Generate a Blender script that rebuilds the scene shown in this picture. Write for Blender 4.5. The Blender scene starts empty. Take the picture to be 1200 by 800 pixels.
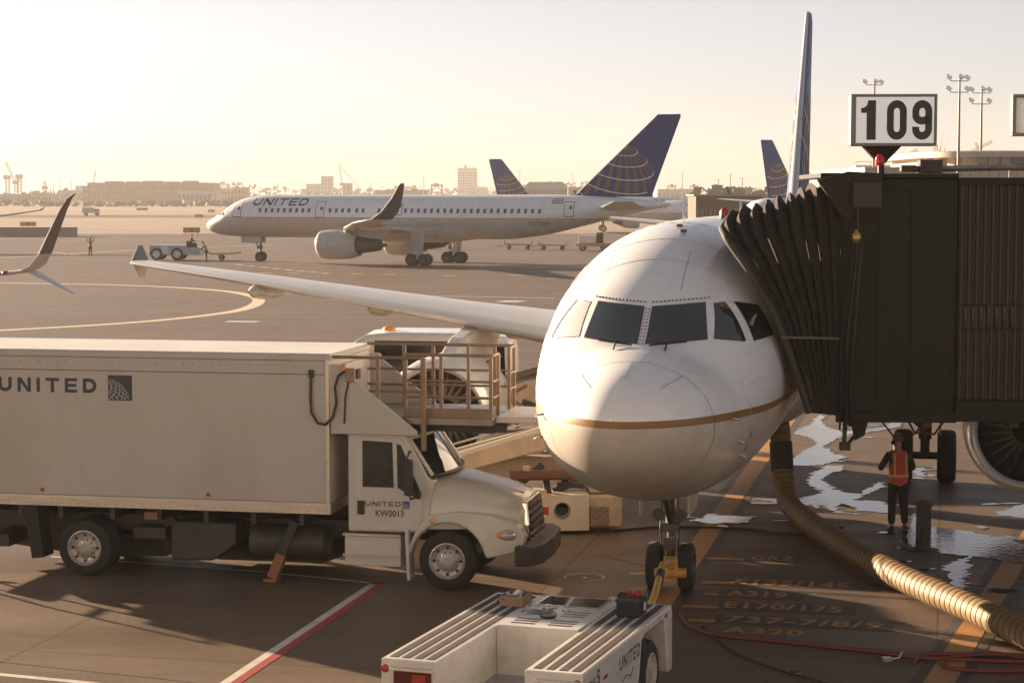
import bpy, bmesh, math, random
from mathutils import Vector, Matrix
from mathutils.geometry import tessellate_polygon
random.seed(7)
S = bpy.context.scene
COL = S.collection
R = math.radians

# ------------------------------------------------------------------ camera
cam = bpy.data.cameras.new('camera'); camo = bpy.data.objects.new('camera', cam); COL.objects.link(camo)
cam.sensor_width = 36.0; cam.lens = 69.0; cam.clip_start = 0.5; cam.clip_end = 20000
camo.location = (0, 0, 6.2); camo.rotation_euler = (R(90 - 4.24), 0, 0)
S.camera = camo
# ------------------------------------------------------------------ sky and sun
SUN_EL, SUN_AZ = 10.5, -48.9          # azimuth from +Y, negative towards -X
w = bpy.data.worlds.new('World'); S.world = w; w.use_nodes = True
nt = w.node_tree; nt.nodes.clear()
out = nt.nodes.new('ShaderNodeOutputWorld'); bg = nt.nodes.new('ShaderNodeBackground')
sky = nt.nodes.new('ShaderNodeTexSky'); sky.sky_type = 'NISHITA'; sky.sun_disc = False
sky.sun_elevation = R(SUN_EL); sky.sun_rotation = R(SUN_AZ)
sky.air_density = 0.6; sky.dust_density = 0.3; sky.ozone_density = 1.0
hs = nt.nodes.new('ShaderNodeHueSaturation'); hs.inputs['Saturation'].default_value = 0.46
nt.links.new(sky.outputs[0], hs.inputs['Color']); wt = nt.nodes.new('ShaderNodeMix'); wt.data_type = 'RGBA'; wt.blend_type = 'MULTIPLY'; wt.inputs[0].default_value = 1.0; wt.inputs[7].default_value = (.70, .66, .655, 1)
nt.links.new(hs.outputs[0], wt.inputs[6]); nt.links.new(wt.outputs[2], bg.inputs['Color'])
bg.inputs['Strength'].default_value = 0.05
nt.links.new(bg.outputs[0], out.inputs['Surface'])
sl = bpy.data.lights.new('sun', 'SUN'); sl.energy = 5.0; sl.angle = R(0.55); sl.color = (1.0, 0.745, 0.50)
so = bpy.data.objects.new('sun', sl); COL.objects.link(so)
sd = Vector((math.sin(R(SUN_AZ)) * math.cos(R(SUN_EL)), math.cos(R(SUN_AZ)) * math.cos(R(SUN_EL)), math.sin(R(SUN_EL))))
so.rotation_euler = sd.to_track_quat('Z', 'Y').to_euler(); so.location = sd * 200
S.view_settings.view_transform = 'Standard'; S.view_settings.look = 'None'
S.view_settings.exposure = 2.12; S.view_settings.gamma = 1.0
S.render.engine = 'CYCLES'

# ------------------------------------------------------------------ helpers
V = Vector
class MB:
    def __init__(s): s.v = []; s.f = []; s.m = []; s.mi = 0
    def add(s, vs, fs):
        b = len(s.v); s.v += [tuple(p) for p in vs]
        for f in fs: s.f.append([b + i for i in f]); s.m.append(s.mi)
        return s
    def poly(s, pts): return s.add(pts, [list(range(len(pts)))])
    def box(s, x0, x1, y0, y1, z0, z1, M=None):
        p = [V((x, y, z)) for z in (z0, z1) for x, y in ((x0, y0), (x1, y0), (x1, y1), (x0, y1))]
        if M: p = [M @ q for q in p]
        return s.add(p, [(3, 2, 1, 0), (4, 5, 6, 7), (0, 1, 5, 4), (1, 2, 6, 5), (2, 3, 7, 6), (3, 0, 4, 7)])
    def beam(s, p, q, w, h=None, up=(0, 0, 1)):
        h = h or w; p = V(p); q = V(q); d = (q - p).normalized(); u = V(up)
        if abs(d.dot(u)) > .98: u = V((1, 0, 0))
        a = d.cross(u).normalized(); b = a.cross(d).normalized(); r = []
        for c in (p, q): r += [c + a * sx * w / 2 + b * sy * h / 2 for sx, sy in ((-1, -1), (1, -1), (1, 1), (-1, 1))]
        return s.add(r, [(3, 2, 1, 0), (4, 5, 6, 7), (0, 1, 5, 4), (1, 2, 6, 5), (2, 3, 7, 6), (3, 0, 4, 7)])
    def loft(s, rings, c0=True, c1=True, closed=True, mats=None):
        n = len(rings[0]); b = len(s.v)
        for r in rings: s.v += [tuple(p) for p in r]
        for i in range(len(rings) - 1):
            for j in range(n if closed else n - 1):
                k = (j + 1) % n
                s.f.append([b + i * n + j, b + i * n + k, b + (i + 1) * n + k, b + (i + 1) * n + j])
                s.m.append(mats[j] if mats else s.mi)
        if c0: s.f.append([b + j for j in range(n)][::-1]); s.m.append(s.mi)
        if c1: s.f.append([b + (len(rings) - 1) * n + j for j in range(n)]); s.m.append(s.mi)
        return s
    def tube(s, pts, r, n=10, caps=True):
        pts = [V(p) for p in pts]; rings = []; N = len(pts)
        rr = r if isinstance(r, (list, tuple)) else [r] * N
        prev = None
        for i, p in enumerate(pts):
            d = (pts[min(i + 1, N - 1)] - pts[max(i - 1, 0)]).normalized()
            if prev is None:
                u = V((0, 0, 1)) if abs(d.z) < .9 else V((1, 0, 0))
                a = d.cross(u).normalized()
            else:
                a = (prev - d * prev.dot(d)).normalized()
            prev = a; b = d.cross(a)
            rings.append([p + (a * math.cos(t) + b * math.sin(t)) * rr[i] for t in [2 * math.pi * k / n for k in range(n)]])
        return s.loft(rings, caps, caps)
    def lathe(s, o, ax, prof, n=24, c0=False, c1=False):
        o = V(o); ax = V(ax).normalized(); u = V((0, 0, 1)) if abs(ax.z) < .9 else V((1, 0, 0))
        a = ax.cross(u).normalized(); b = ax.cross(a)
        return s.loft([[o + ax * t + (a * math.cos(q) + b * math.sin(q)) * r for q in [2 * math.pi * k / n for k in range(n)]] for t, r in prof], c0, c1)
    def prism(s, poly, fn, t0, t1):
        n = len(poly); a = [fn(u, v, t0) for u, v in poly]; b = [fn(u, v, t1) for u, v in poly]
        return s.add(a + b, [list(range(n))[::-1], list(range(n, 2 * n))] + [(i, (i + 1) % n, n + (i + 1) % n, n + i) for i in range(n)])
    def build(s, name, mats, parent=None, smooth=None, bev=0, loc=None, recalc=True):
        me = bpy.data.meshes.new(name); me.from_pydata(s.v, [], s.f)
        for m in (mats if isinstance(mats, (list, tuple)) else [mats]): me.materials.append(m)
        me.polygons.foreach_set('material_index', s.m)
        if recalc:
            bm = bmesh.new(); bm.from_mesh(me); bmesh.ops.recalc_face_normals(bm, faces=bm.faces); bm.to_mesh(me); bm.free()
        if smooth is not None:
            me.shade_smooth()
            if smooth < 170: me.set_sharp_from_angle(angle=R(smooth))
        o = bpy.data.objects.new(name, me); COL.objects.link(o)
        if parent: o.parent = parent
        if loc: o.location = loc
        if bev:
            b = o.modifiers.new('bevel', 'BEVEL'); b.width = bev; b.segments = 2; b.limit_method = 'ANGLE'; b.angle_limit = R(40)
        me.update()
        return o

def xz(y0): return lambda u, v, t: V((u, y0 + t, v))
def thing(name, label, cat, loc=(0, 0, 0), rz=0, group=None):
    o = bpy.data.objects.new(name, None); COL.objects.link(o); o.location = loc; o.rotation_euler = (0, 0, rz)
    o.empty_display_size = .3; tag(o, label, cat, group); return o
def tag(o, label, cat, group=None):
    o['label'] = label; o['category'] = cat
    if group: o['group'] = group
    return o
def struct(o): o['kind'] = 'structure'; return o
def stuff(o): o['kind'] = 'stuff'; return o
def kids(o): return [c for c in bpy.data.objects if c.parent == o]
def dup(o, loc=None, rz=None, label=None, parent=None):
    c = o.copy(); COL.objects.link(c)
    if parent: c.parent = parent
    if loc is not None: c.location = loc
    if rz is not None: c.rotation_euler = (0, 0, rz)
    if label: c['label'] = label
    for k in kids(o): dup(k, parent=c)
    return c

def mat(name, col, rough=.5, metal=0.0, var=.12, scale=2.0, bump=0.0, bscale=30.0, spec=.5, coat=0.0, stretch=(1, 1, 1), dirt=None, dscale=1.2, damt=.35, rvar=.1, emit=None):
    m = bpy.data.materials.new(name); m.use_nodes = True; n = m.node_tree; p = n.nodes['Principled BSDF']; L = n.links.new
    p.inputs['Roughness'].default_value = rough; p.inputs['Metallic'].default_value = metal
    p.inputs['Specular IOR Level'].default_value = spec; p.inputs['Coat Weight'].default_value = coat
    p.inputs['Coat Roughness'].default_value = .12
    tc = n.nodes.new('ShaderNodeTexCoord'); mp = n.nodes.new('ShaderNodeMapping'); mp.inputs['Scale'].default_value = stretch
    L(tc.outputs['Object'], mp.inputs['Vector'])
    nz = n.nodes.new('ShaderNodeTexNoise'); nz.inputs['Scale'].default_value = scale; nz.inputs['Detail'].default_value = 6; nz.inputs['Roughness'].default_value = .62
    L(mp.outputs[0], nz.inputs['Vector'])
    mx = n.nodes.new('ShaderNodeMix'); mx.data_type = 'RGBA'
    mr = n.nodes.new('ShaderNodeMapRange'); mr.inputs[1].default_value = .3; mr.inputs[2].default_value = .7
    L(nz.outputs['Fac'], mr.inputs[0]); L(mr.outputs[0], mx.inputs[0])
    mx.inputs[6].default_value = (*[max(0, c * (1 - var)) for c in col], 1); mx.inputs[7].default_value = (*[min(1, c * (1 + var)) for c in col], 1)
    last = mx.outputs[2]
    if dirt:
        n2 = n.nodes.new('ShaderNodeTexNoise'); n2.inputs['Scale'].default_value = dscale; n2.inputs['Detail'].default_value = 8; n2.inputs['Roughness'].default_value = .7
        L(mp.outputs[0], n2.inputs['Vector'])
        r2 = n.nodes.new('ShaderNodeMapRange'); r2.inputs[1].default_value = .48; r2.inputs[2].default_value = .75; r2.inputs[4].default_value = damt
        L(n2.outputs['Fac'], r2.inputs[0])
        m2 = n.nodes.new('ShaderNodeMix'); m2.data_type = 'RGBA'; m2.inputs[7].default_value = (*dirt, 1)
        L(r2.outputs[0], m2.inputs[0]); L(last, m2.inputs[6]); last = m2.outputs[2]
    L(last, p.inputs['Base Color'])
    rr = n.nodes.new('ShaderNodeMapRange'); rr.inputs[3].default_value = max(.02, rough - rvar); rr.inputs[4].default_value = min(1, rough + rvar)
    L(nz.outputs['Fac'], rr.inputs[0]); L(rr.outputs[0], p.inputs['Roughness'])
    if bump:
        nb = n.nodes.new('ShaderNodeTexNoise'); nb.inputs['Scale'].default_value = bscale; nb.inputs['Detail'].default_value = 4
        L(mp.outputs[0], nb.inputs['Vector'])
        bp = n.nodes.new('ShaderNodeBump'); bp.inputs['Strength'].default_value = bump; bp.inputs['Distance'].default_value = .02
        L(nb.outputs['Fac'], bp.inputs['Height']); L(bp.outputs[0], p.inputs['Normal'])
    if emit: p.inputs['Emission Color'].default_value = (*emit[:3], 1); p.inputs['Emission Strength'].default_value = emit[3]
    return m

WHITE = mat('white_aircraft_paint', (.80, .81, .82), .26, var=.03, scale=1.5, coat=.25, dirt=(.5, .47, .43), dscale=.8, damt=.18)
GREYP = mat('grey_aircraft_paint', (.54, .49, .435), .33, var=.05, scale=1.2, coat=.15, dirt=(.22, .19, .16), dscale=1.0, damt=.35)
GREYL = mat('pale_grey_aircraft_paint', (.50, .49, .47), .35, var=.05, scale=1.2, coat=.15, dirt=(.25, .22, .19), dscale=1.0, damt=.3)
GOLD = mat('gold_stripe_paint', (.26, .135, .045), .4, var=.06)
NAVY = mat('navy_tail_paint', (.008, .045, .19), .45, var=.12, scale=.6, spec=.2)
GLOBEGOLD = mat('globe_gold_paint', (.135, .07, .028), .45, var=.08)
GLOBEWHITE = mat('globe_white_paint', (.62, .62, .60), .45, var=.04)
LETTER = mat('navy_lettering', (.02, .032, .06), .45, var=.08)
GLASS = mat('dark_glazing', (.022, .028, .029), .05, var=.35, scale=1.2, spec=.8, rvar=.03)
COCKPIT = mat('coated_cockpit_glass', (.018, .024, .025), .05, var=.3, scale=1.2, rvar=.02); COCKPIT.node_tree.nodes['Principled BSDF'].inputs['IOR'].default_value = 2.3
GLAREPANE = mat('pane_with_painted_glare', (.52, .53, .53), .12, var=.1, scale=1.5, coat=.6)  # pale colour stands in for sky glare on the starboard side panes
CABWIN = mat('cabin_window_glazing', (.10, .10, .105), .15, var=.2, spec=.6)
METAL = mat('bare_metal', (.55, .54, .52), .28, 1.0, var=.1, scale=5)
LEAD = mat('leading_edge_metal', (.62, .62, .61), .3, .35, var=.02, rvar=.03)
DMETAL = mat('dark_metal', (.09, .085, .08), .45, .6, var=.25, scale=5)
STEEL = mat('worn_steel', (.34, .31, .28), .42, .8, var=.2, scale=6, dirt=(.14, .08, .05), damt=.5)
RUBBER = mat('tyre_rubber', (.022, .021, .02), .8, var=.25, scale=6, bump=.3)
BLACK = mat('black_plastic', (.02, .02, .02), .5, var=.2, scale=4)
DARK = mat('dark_chassis_paint', (.035, .032, .03), .6, var=.3, scale=4, dirt=(.10, .085, .07), damt=.5)
RED = mat('red_plastic', (.35, .03, .025), .35, var=.1)
ORANGE = mat('orange_plastic', (.7, .22, .03), .35, var=.1)
SEAM = mat('panel_seam', (.07, .065, .06), .6, var=.1)

# ---- lettering drawn as polygons (unit height), each letter a list of outlines / strips
def strip_quads(path, t, closed=False):
    n = len(path); P = [V((a, b)) for a, b in path]; L = []
    for i in range(n):
        if closed: a, b = P[i - 1], P[(i + 1) % n]; d0 = (P[i] - a); d1 = (b - P[i])
        else: d0 = P[i] - P[max(i - 1, 0)]; d1 = P[min(i + 1, n - 1)] - P[i]
        if d0.length < 1e-9: d0 = d1
        if d1.length < 1e-9: d1 = d0
        d0 = d0.normalized(); d1 = d1.normalized(); m = (d0 + d1).normalized(); nn = V((-m.y, m.x))
        k = t / 2 / max(.4, nn.dot(V((-d1.y, d1.x)))); L.append((P[i] + nn * k, P[i] - nn * k))
    return [[L[i][0], L[i][1], L[(i + 1) % n][1], L[(i + 1) % n][0]] for i in range(n if closed else n - 1)]
def arc(cx, cy, rx, ry, a0, a1, n=8): return [(cx + rx * math.cos(R(a0 + (a1 - a0) * i / n)), cy + ry * math.sin(R(a0 + (a1 - a0) * i / n))) for i in range(n + 1)]
def letter(ch, t=.22, W=1.0):
    h = t / 2
    if ch == 'U': return strip_quads([(h, 1), (h, .42)] + arc(W / 2, .42, W / 2 - h, .42 - h, 180, 360, 10) + [(W - h, .42), (W - h, 1)], t), W
    if ch == 'N': return [[V(p) for p in ((0, 0), (0, 1), (t * 1.1, 1), (W - t, .34), (W - t, 1), (W, 1), (W, 0), (W - t * 1.1, 0), (t, .66), (t, 0))]], W
    if ch == 'I': return [[V(p) for p in ((0, 0), (0, 1), (t, 1), (t, 0))]], t
    if ch == 'T': return [[V(p) for p in ((0, 1), (W, 1), (W, 1 - t * .9), (W / 2 + h, 1 - t * .9), (W / 2 + h, 0), (W / 2 - h, 0), (W / 2 - h, 1 - t * .9), (0, 1 - t * .9))]], W
    if ch == 'E':
        e = t * .85; q = W * .9
        return [[V(p) for p in ((0, 0), (0, 1), (q, 1), (q, 1 - e), (t, 1 - e), (t, .5 + e / 2), (q * .93, .5 + e / 2), (q * .93, .5 - e / 2), (t, .5 - e / 2), (t, e), (q, e), (q, 0))]], q
    if ch == 'D':
        return strip_quads([(h, h), (h, 1 - h), (W * .5, 1 - h)] + arc(W * .5, .5, W * .5 - h, .5 - h, 90, -90, 10)[1:-1] + [(W * .5, h)], t, True), W
    if ch == '1': return [[V(p) for p in ((.16, 0), (.16, .68), (0, .68), (0, .80), (.10, .82), (.17, .88), (.20, 1), (.42, 1), (.42, 0))]], .42
    W = .56; t = .195; h = t / 2; r = W / 2 - h
    if ch == '0': return strip_quads(arc(W / 2, 1 - h - r, r, r, 0, 180, 12) + arc(W / 2, h + r, r, r, 180, 360, 12), t, True), W
    if ch == '9':
        return strip_quads([(h, .33)] + arc(W / 2, h + r, r, r, 180, 360, 12) + arc(W / 2, 1 - h - r, r, r, 0, 180, 12) + arc(W / 2, .38 + h + r * .8, r, r * .8, 180, 340, 10), t), W
    return [], .5
def word(s, gap=.28, t=.22, W=1.0):
    x = 0; polys = []
    for ch in s:
        ps, wd = letter(ch, t, W); polys += [[(p[0] + x, p[1]) for p in q] for q in ps]; x += wd + gap
    return polys, x - gap
def decal(polys, fn, name, m, parent, cuts=0):
    if cuts:
        bm = bmesh.new()
        for q in polys:
            for tri in (tessellate_polygon([[V((u, v, 0)) for u, v in q]]) if len(q) > 4 else [range(len(q))]):
                bm.faces.new([bm.verts.new((q[i][0], q[i][1], 0)) for i in tri])
        for i in range(1, cuts):
            bmesh.ops.bisect_plane(bm, geom=bm.verts[:] + bm.edges[:] + bm.faces[:], plane_co=(0, i / cuts, 0), plane_no=(0, 1, 0))
        polys = [[(v.co.x, v.co.y) for v in f.verts] for f in bm.faces]; bm.free()
    b = MB()
    for q in polys:
        if len(q) <= 4: b.poly([fn(u, v) for u, v in q]); continue
        for tri in tessellate_polygon([[V((u, v, 0)) for u, v in q]]): b.poly([fn(*q[i]) for i in tri])
    return b.build(name, m, parent, recalc=False)
_fc = {}
def font_polys(body, bold=.0, space=1.0):
    key = (body, bold, space)
    if key in _fc: return _fc[key]
    cu = bpy.data.curves.new('t', 'FONT'); cu.body = body; cu.offset = bold; cu.space_character = space; cu.resolution_u = 4; cu.fill_mode = 'FRONT'
    o = bpy.data.objects.new('t', cu); COL.objects.link(o)
    dg = bpy.context.evaluated_depsgraph_get(); dg.update()
    me = bpy.data.meshes.new_from_object(o.evaluated_get(dg))
    ps = [[(me.vertices[i].co.x, me.vertices[i].co.y) for i in p.vertices] for p in me.polygons]
    x1 = max(p[0] for q in ps for p in q); y1 = max(p[1] for q in ps for p in q); y0 = min(p[1] for q in ps for p in q); x0 = min(p[0] for q in ps for p in q)
    ps = [[((a - x0) / (x1 - x0), (b - y0) / (y1 - y0)) for a, b in q] for q in ps]
    bpy.data.objects.remove(o); bpy.data.curves.remove(cu); bpy.data.meshes.remove(me)
    _fc[key] = ps; return ps
def subdiv(polys, step):
    # cut the outlines of a word into vertical slices so that it can bend round a hull
    return polys
# ---- globe drawn on a plane: lists of quads for white parallels and gold meridian bands
def globe(cx, cy, r, pole=(.12, .72, .68), lats=range(-60, 90, 18), lw=1.3, bands=24, inside=lambda u, v: True, meridians=False, step=4, face=1):
    p = V(pole).normalized(); e1 = p.cross(V((0, 0, 1))).normalized(); e2 = p.cross(e1)
    def pt(la, lo):
        q = p * math.sin(R(la)) + (e1 * math.cos(R(lo)) + e2 * math.sin(R(lo))) * math.cos(R(la))
        return q
    def quad(la0, la1, lo0, lo1):
        c = [pt(la0, lo0), pt(la0, lo1), pt(la1, lo1), pt(la1, lo0)]
        if min(q.z for q in c) < .02: return None
        k = [(cx + q.x * r * face, cy + q.y * r) for q in c]
        return k if all(inside(u, v) for u, v in k) else None
    wl, gl = [], []
    for la in lats:
        g = [q for q in (quad(la - lw / 2, la + lw / 2, lo, lo + step) for lo in range(0, 360, step)) if q]
        if g: wl.append(g)
    d = 360 / bands
    for i in range(bands):
        g = [q for q in ((quad(la, la + step, i * d - lw * .6, i * d + lw * .6) if meridians else quad(la, la + step, i * d, i * d + d * .5)) for la in range(-84, 84, step)) if q]
        if g: gl.append(g)
    return wl, gl
# ------------------------------------------------------------------ aircraft
def interp(tab, x, k):
    n = len(tab)
    if x <= tab[0][0]: return tab[0][k]
    if x >= tab[-1][0]: return tab[-1][k]
    i = 0
    while tab[i + 1][0] < x: i += 1
    def tan(j):
        if j <= 0 or j >= n - 1: 
            a, b = (0, 1) if j <= 0 else (n - 2, n - 1)
            return (tab[b][k] - tab[a][k]) / (tab[b][0] - tab[a][0])
        s0 = (tab[j][k] - tab[j - 1][k]) / (tab[j][0] - tab[j - 1][0]); s1 = (tab[j + 1][k] - tab[j][k]) / (tab[j + 1][0] - tab[j][0])
        return 0 if s0 * s1 <= 0 else 2 * s0 * s1 / (s0 + s1)
    h = tab[i + 1][0] - tab[i][0]; t = (x - tab[i][0]) / h
    a, b = tab[i][k], tab[i + 1][k]; m0, m1 = tan(i) * h, tan(i + 1) * h
    return (2*t**3 - 3*t*t + 1) * a + (t**3 - 2*t*t + t) * m0 + (-2*t**3 + 3*t*t) * b + (t**3 - t*t) * m1
class Hull:
    def __init__(s, prof, zc): s.p = prof; s.zc = zc; s.L = prof[-1][0]
    def sec(s, st):
        t, b, w = [interp(s.p, st, k) for k in (1, 2, 3)]
        return t, b, w, (t + b) / 2
    def side_y(s, st, z):
        t, b, w, m = s.sec(st); q = (z - m) / max(1e-6, (t - m) if z > m else (m - b))
        return w * math.sqrt(max(0, 1 - q * q))
    def inside(s, st, y, z):
        t, b, w, m = s.sec(st)
        if w < 1e-5 or t - b < 1e-5: return False
        q = (z - m) / ((t - m) if z > m else (m - b)); return (y / w) ** 2 + q * q < 1
    def front_st(s, y, z):
        a, b = 0.0, 6.5
        for _ in range(30):
            c = (a + b) / 2
            if s.inside(c, y, z): b = c
            else: a = c
        return b
    def top_z(s, st, y):
        t, b, w, m = s.sec(st); return m + (t - m) * math.sqrt(max(0, 1 - (y / w) ** 2))
    def side(s, st, z, sd, off=.004): return V((st, sd * (s.side_y(st, z) + off), s.zc + z))
    def front(s, y, z, off=.004):
        st = s.front_st(y, z); return V((st - off * 1.3, y * (1 + off * .3), s.zc + z + off * .4))
    def mesh(s, stations, zs, hs, nu=20, nl=16):
        b = MB(); rings = []; mats = []
        for st in stations:
            t, bo, w, m = s.sec(st); half = []
            for zz in ('u', 's', 'l'):
                pass
            za = min(t - 1e-4 * 0, max(bo, zs + hs)); zb_ = min(t, max(bo, zs - hs))
            pa = lambda z: math.asin(max(-1, min(1, (z - m) / max(1e-6, (t - m) if z > m else (m - bo)))))
            A, B = pa(za), pa(zb_)
            ang = [math.pi / 2 + (A - math.pi / 2) * i / nu for i in range(nu)] + [A] + [B] + [B + (-math.pi / 2 - B) * i / nl for i in range(1, nl + 1)]
            r = []
            for sd in (1, -1):
                seq = ang if sd == 1 else ang[-2:0:-1]
                for a in seq:
                    sn = math.sin(a); z = m + ((t - m) if sn > 0 else (m - bo)) * sn
                    r.append(V((st, sd * w * math.cos(a), s.zc + z)))
            rings.append(r)
        k = nu + nl + 2
        mats = [0] * nu + [1] + [2] * nl + [2] * nl + [1] + [0] * nu
        b.loft(rings, False, True, True, mats[:len(rings[0])])
        b.mi = 1; b.poly(rings[0]); b.mi = 0
        return b
def patch(b, c, fn, nu=4, nv=4):
    # bilinear patch between four corners (a front top, b rear top, c rear bottom, d front bottom)
    g = []
    for j in range(nv + 1):
        for i in range(nu + 1):
            u, v = i / nu, j / nv
            p = [(c[0][k] * (1 - u) + c[1][k] * u) * (1 - v) + (c[3][k] * (1 - u) + c[2][k] * u) * v for k in (0, 1)]
            g.append(fn(p[0], p[1]))
    return b.add(g, [(j * (nu + 1) + i, j * (nu + 1) + i + 1, (j + 1) * (nu + 1) + i + 1, (j + 1) * (nu + 1) + i) for j in range(nv) for i in range(nu)])
def grow(c, d):
    cx = sum(p[0] for p in c) / 4; cy = sum(p[1] for p in c) / 4
    return [(p[0] + d * (1 if p[0] > cx else -1), p[1] + d * (1 if p[1] > cy else -1)) for p in c]
def af(u, t): return 5 * t * (.2969 * math.sqrt(u) - .126 * u - .3516 * u * u + .2843 * u ** 3 - .1015 * u ** 4)
US = [0, .008, .03, .07, .13, .22, .34, .48, .62, .76, .88, 1.0]
def wing_mesh(secs, sd=1, camber=0.0):
    rings = []
    for i, (x, y, z, c, t) in enumerate(secs):
        a = secs[max(i - 1, 0)]; q = secs[min(i + 1, len(secs) - 1)]
        d = V((0, (q[1] - a[1]), q[2] - a[2])).normalized(); n = V((0, -d.z, d.y))
        r = []
        for u in US: r.append(V((x + u * c, y, z)) + n * c * (af(u, t) + camber * 4 * u * (1 - u)))
        for u in US[-2:0:-1]: r.append(V((x + u * c, y, z)) + n * c * (-af(u, t) + camber * 4 * u * (1 - u)))
        rings.append([V((p.x, p.y * sd, p.z)) for p in r])
    nU = len(US) - 1
    mats = [1, 1] + [0] * (nU - 2) + [2] * (nU - 2) + [1, 1]
    b = MB(); b.loft(rings, True, True, True, mats); return b
def wheel(parent, x, y, z, r, w, ax=(0, 1, 0), rimc=None, seg=28, holes=False, name='wheel', outer=-1):
    b = MB(); a = V(ax).normalized(); o = V((x, y, z))
    b.lathe(o, a, [(-w / 2, r * .60), (-w / 2, r * .86), (-w * .40, r * .96), (-w * .2, r), (w * .2, r), (w * .40, r * .96), (w / 2, r * .86), (w / 2, r * .60)], seg)
    wh = b.build(name, RUBBER, parent, smooth=40)
    b = MB(); rs = outer
    b.lathe(o, a * rs, [(w * .5, r * .62), (w * .52, r * .58), (w * .36, r * .52), (w * .30, r * .40), (w * .44, r * .26), (w * .46, r * .10), (w * .44, 0.001)], seg)
    b.lathe(o, a * rs, [(-w * .5, r * .62), (-w * .3, r * .5), (-w * .3, .001)], seg)
    b.build('rim', rimc or STEEL, wh, smooth=40)
    if holes:
        b = MB(); e = V((0, 0, 1)); f = a.cross(e)
        for i in range(8):
            t = 2 * math.pi * i / 8; c = o + a * rs * w * .365 + (e * math.cos(t) + f * math.sin(t)) * r * .455
            b.lathe(c, a * rs, [(0, r * .055), (.006, r * .055), (.006, .001)], 10)
        stuff(b.build('hand_hole', BLACK, wh))
        b = MB()
        for i in range(10):
            t = 2 * math.pi * (i + .5) / 10; c = o + a * rs * w * .42 + (e * math.cos(t) + f * math.sin(t)) * r * .30
            b.lathe(c, a * rs, [(0, r * .035), (.03, r * .03), (.03, .001)], 6)
        stuff(b.build('lug_nut', STEEL, wh))
    return wh
def nacelle(par, o, r, Lc, Lcore, light=WHITE, dark=DMETAL, fan=True):
    o = V(o); ax = (1, 0, 0)
    b = MB(); b.lathe(o, ax, [(.10 * r, r * .80), (.03 * r, r * .84), (0, r * .88), (.05 * r, r * .94), (.2 * r, r * .985)], 40); lip = b.build('inlet_lip', LEAD, par, smooth=60)
    b = MB(); b.lathe(o, ax, [(.2 * r, r * .985), (.6 * r, r * 1.02), (.45 * Lc, r * 1.03), (.75 * Lc, r * .97), (Lc, r * .80), (Lc, r * .72)], 40); b.build('engine_cowl', light, par, smooth=50)
    b = MB(); b.lathe(o, ax, [(.10 * r, r * .80), (.4 * r, r * .80), (.75 * r, r * .82)], 40); b.lathe(o, ax, [(.8 * r, r * .83), (.8 * r, .001)], 40); b.build('inlet_duct', BLACK, par, smooth=50)
    b = MB(); b.lathe(o, ax, [(Lc * .8, r * .62), (Lc, r * .60), (Lc + Lcore * .5, r * .47), (Lc + Lcore * .75, r * .38), (Lc + Lcore * .74, r * .3), (Lc + Lcore * .8, r * .22), (Lc + Lcore, r * .04)], 32, True, True); b.build('exhaust_nozzle', dark, par, smooth=40)
    if fan:
        b = MB()
        for k in range(24):
            t = 2 * math.pi * k / 24; e = V((0, math.cos(t), math.sin(t))); f = V((0, -math.sin(t), math.cos(t)))
            c = o + V((.72 * r, 0, 0))
            b.poly([c + e * r * .25 - f * .05 * r, c + e * r * .81 - f * .09 * r + V((-.06 * r, 0, 0)), c + e * r * .81 + f * .07 * r + V((.06 * r, 0, 0)), c + e * r * .25 + f * .03 * r])
        b.build('fan_blades', DMETAL, par)
        b = MB(); b.lathe(o, ax, [(.42 * r, .01), (.55 * r, .14 * r), (.74 * r, .25 * r)], 24); b.build('spinner', DMETAL, par, smooth=60)
def spread(a, b, n): return [a + (b - a) * i / (n - 1) for i in range(n)]
def paint_word(h, par, text, st0, z0, hgt, sd, name='lettering', m=LETTER, gap=.30, wfac=1.15, slant=0):
    ps, L = word(text, gap, .21, wfac); d = 1 if sd < 0 else -1
    # starboard side reads tail-to-nose, port side nose-to-tail
    def fn(u, v): return h.side(st0 + d * (u + slant * v) * hgt, z0 + v * hgt, sd, .012)
    return decal(ps, fn, name, m, par, 8)
def fin_parts(par, secs, m, emblem=None, sds=(1, -1), name='tail_fin'):
    # secs: (x_le, z, chord, tc); emblem=(cx, cz, r)
    b = wing_mesh([(x, 0, z, c, t) for x, z, c, t in secs])
    b.v = [tuple(p) for p in b.v]
    f = b.build(name, m, par, smooth=50)
    if emblem:
        def ed(z):
            for i in range(len(secs) - 1):
                a, q = secs[i], secs[i + 1]
                if a[1] <= z <= q[1]:
                    t = (z - a[1]) / (q[1] - a[1]); return [a[k] + (q[k] - a[k]) * t for k in (0, 2, 3)]
            return None
        def ins(u, v):
            e = ed(v); return bool(e) and .012 < (u - e[0]) / e[1] < .94
        def ysurf(u, v):
            e = ed(v); q = min(1, max(0, (u - e[0]) / e[1])); return e[1] * af(q, e[2])
        wl, gl = globe(emblem[0], emblem[1], emblem[2], inside=ins, pole=emblem[3] if len(emblem) > 3 else (.12, .72, .68))
        for sd in sds:
            for grp, mm, off, nm in ((gl, GLOBEGOLD, .010, 'globe_band'), (wl, GLOBEWHITE, .018, 'globe_line')):
                for polys in grp: decal(polys, lambda u, v: V((u, sd * (ysurf(u, v) + off), v)), nm, mm, f)
    return f

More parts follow.
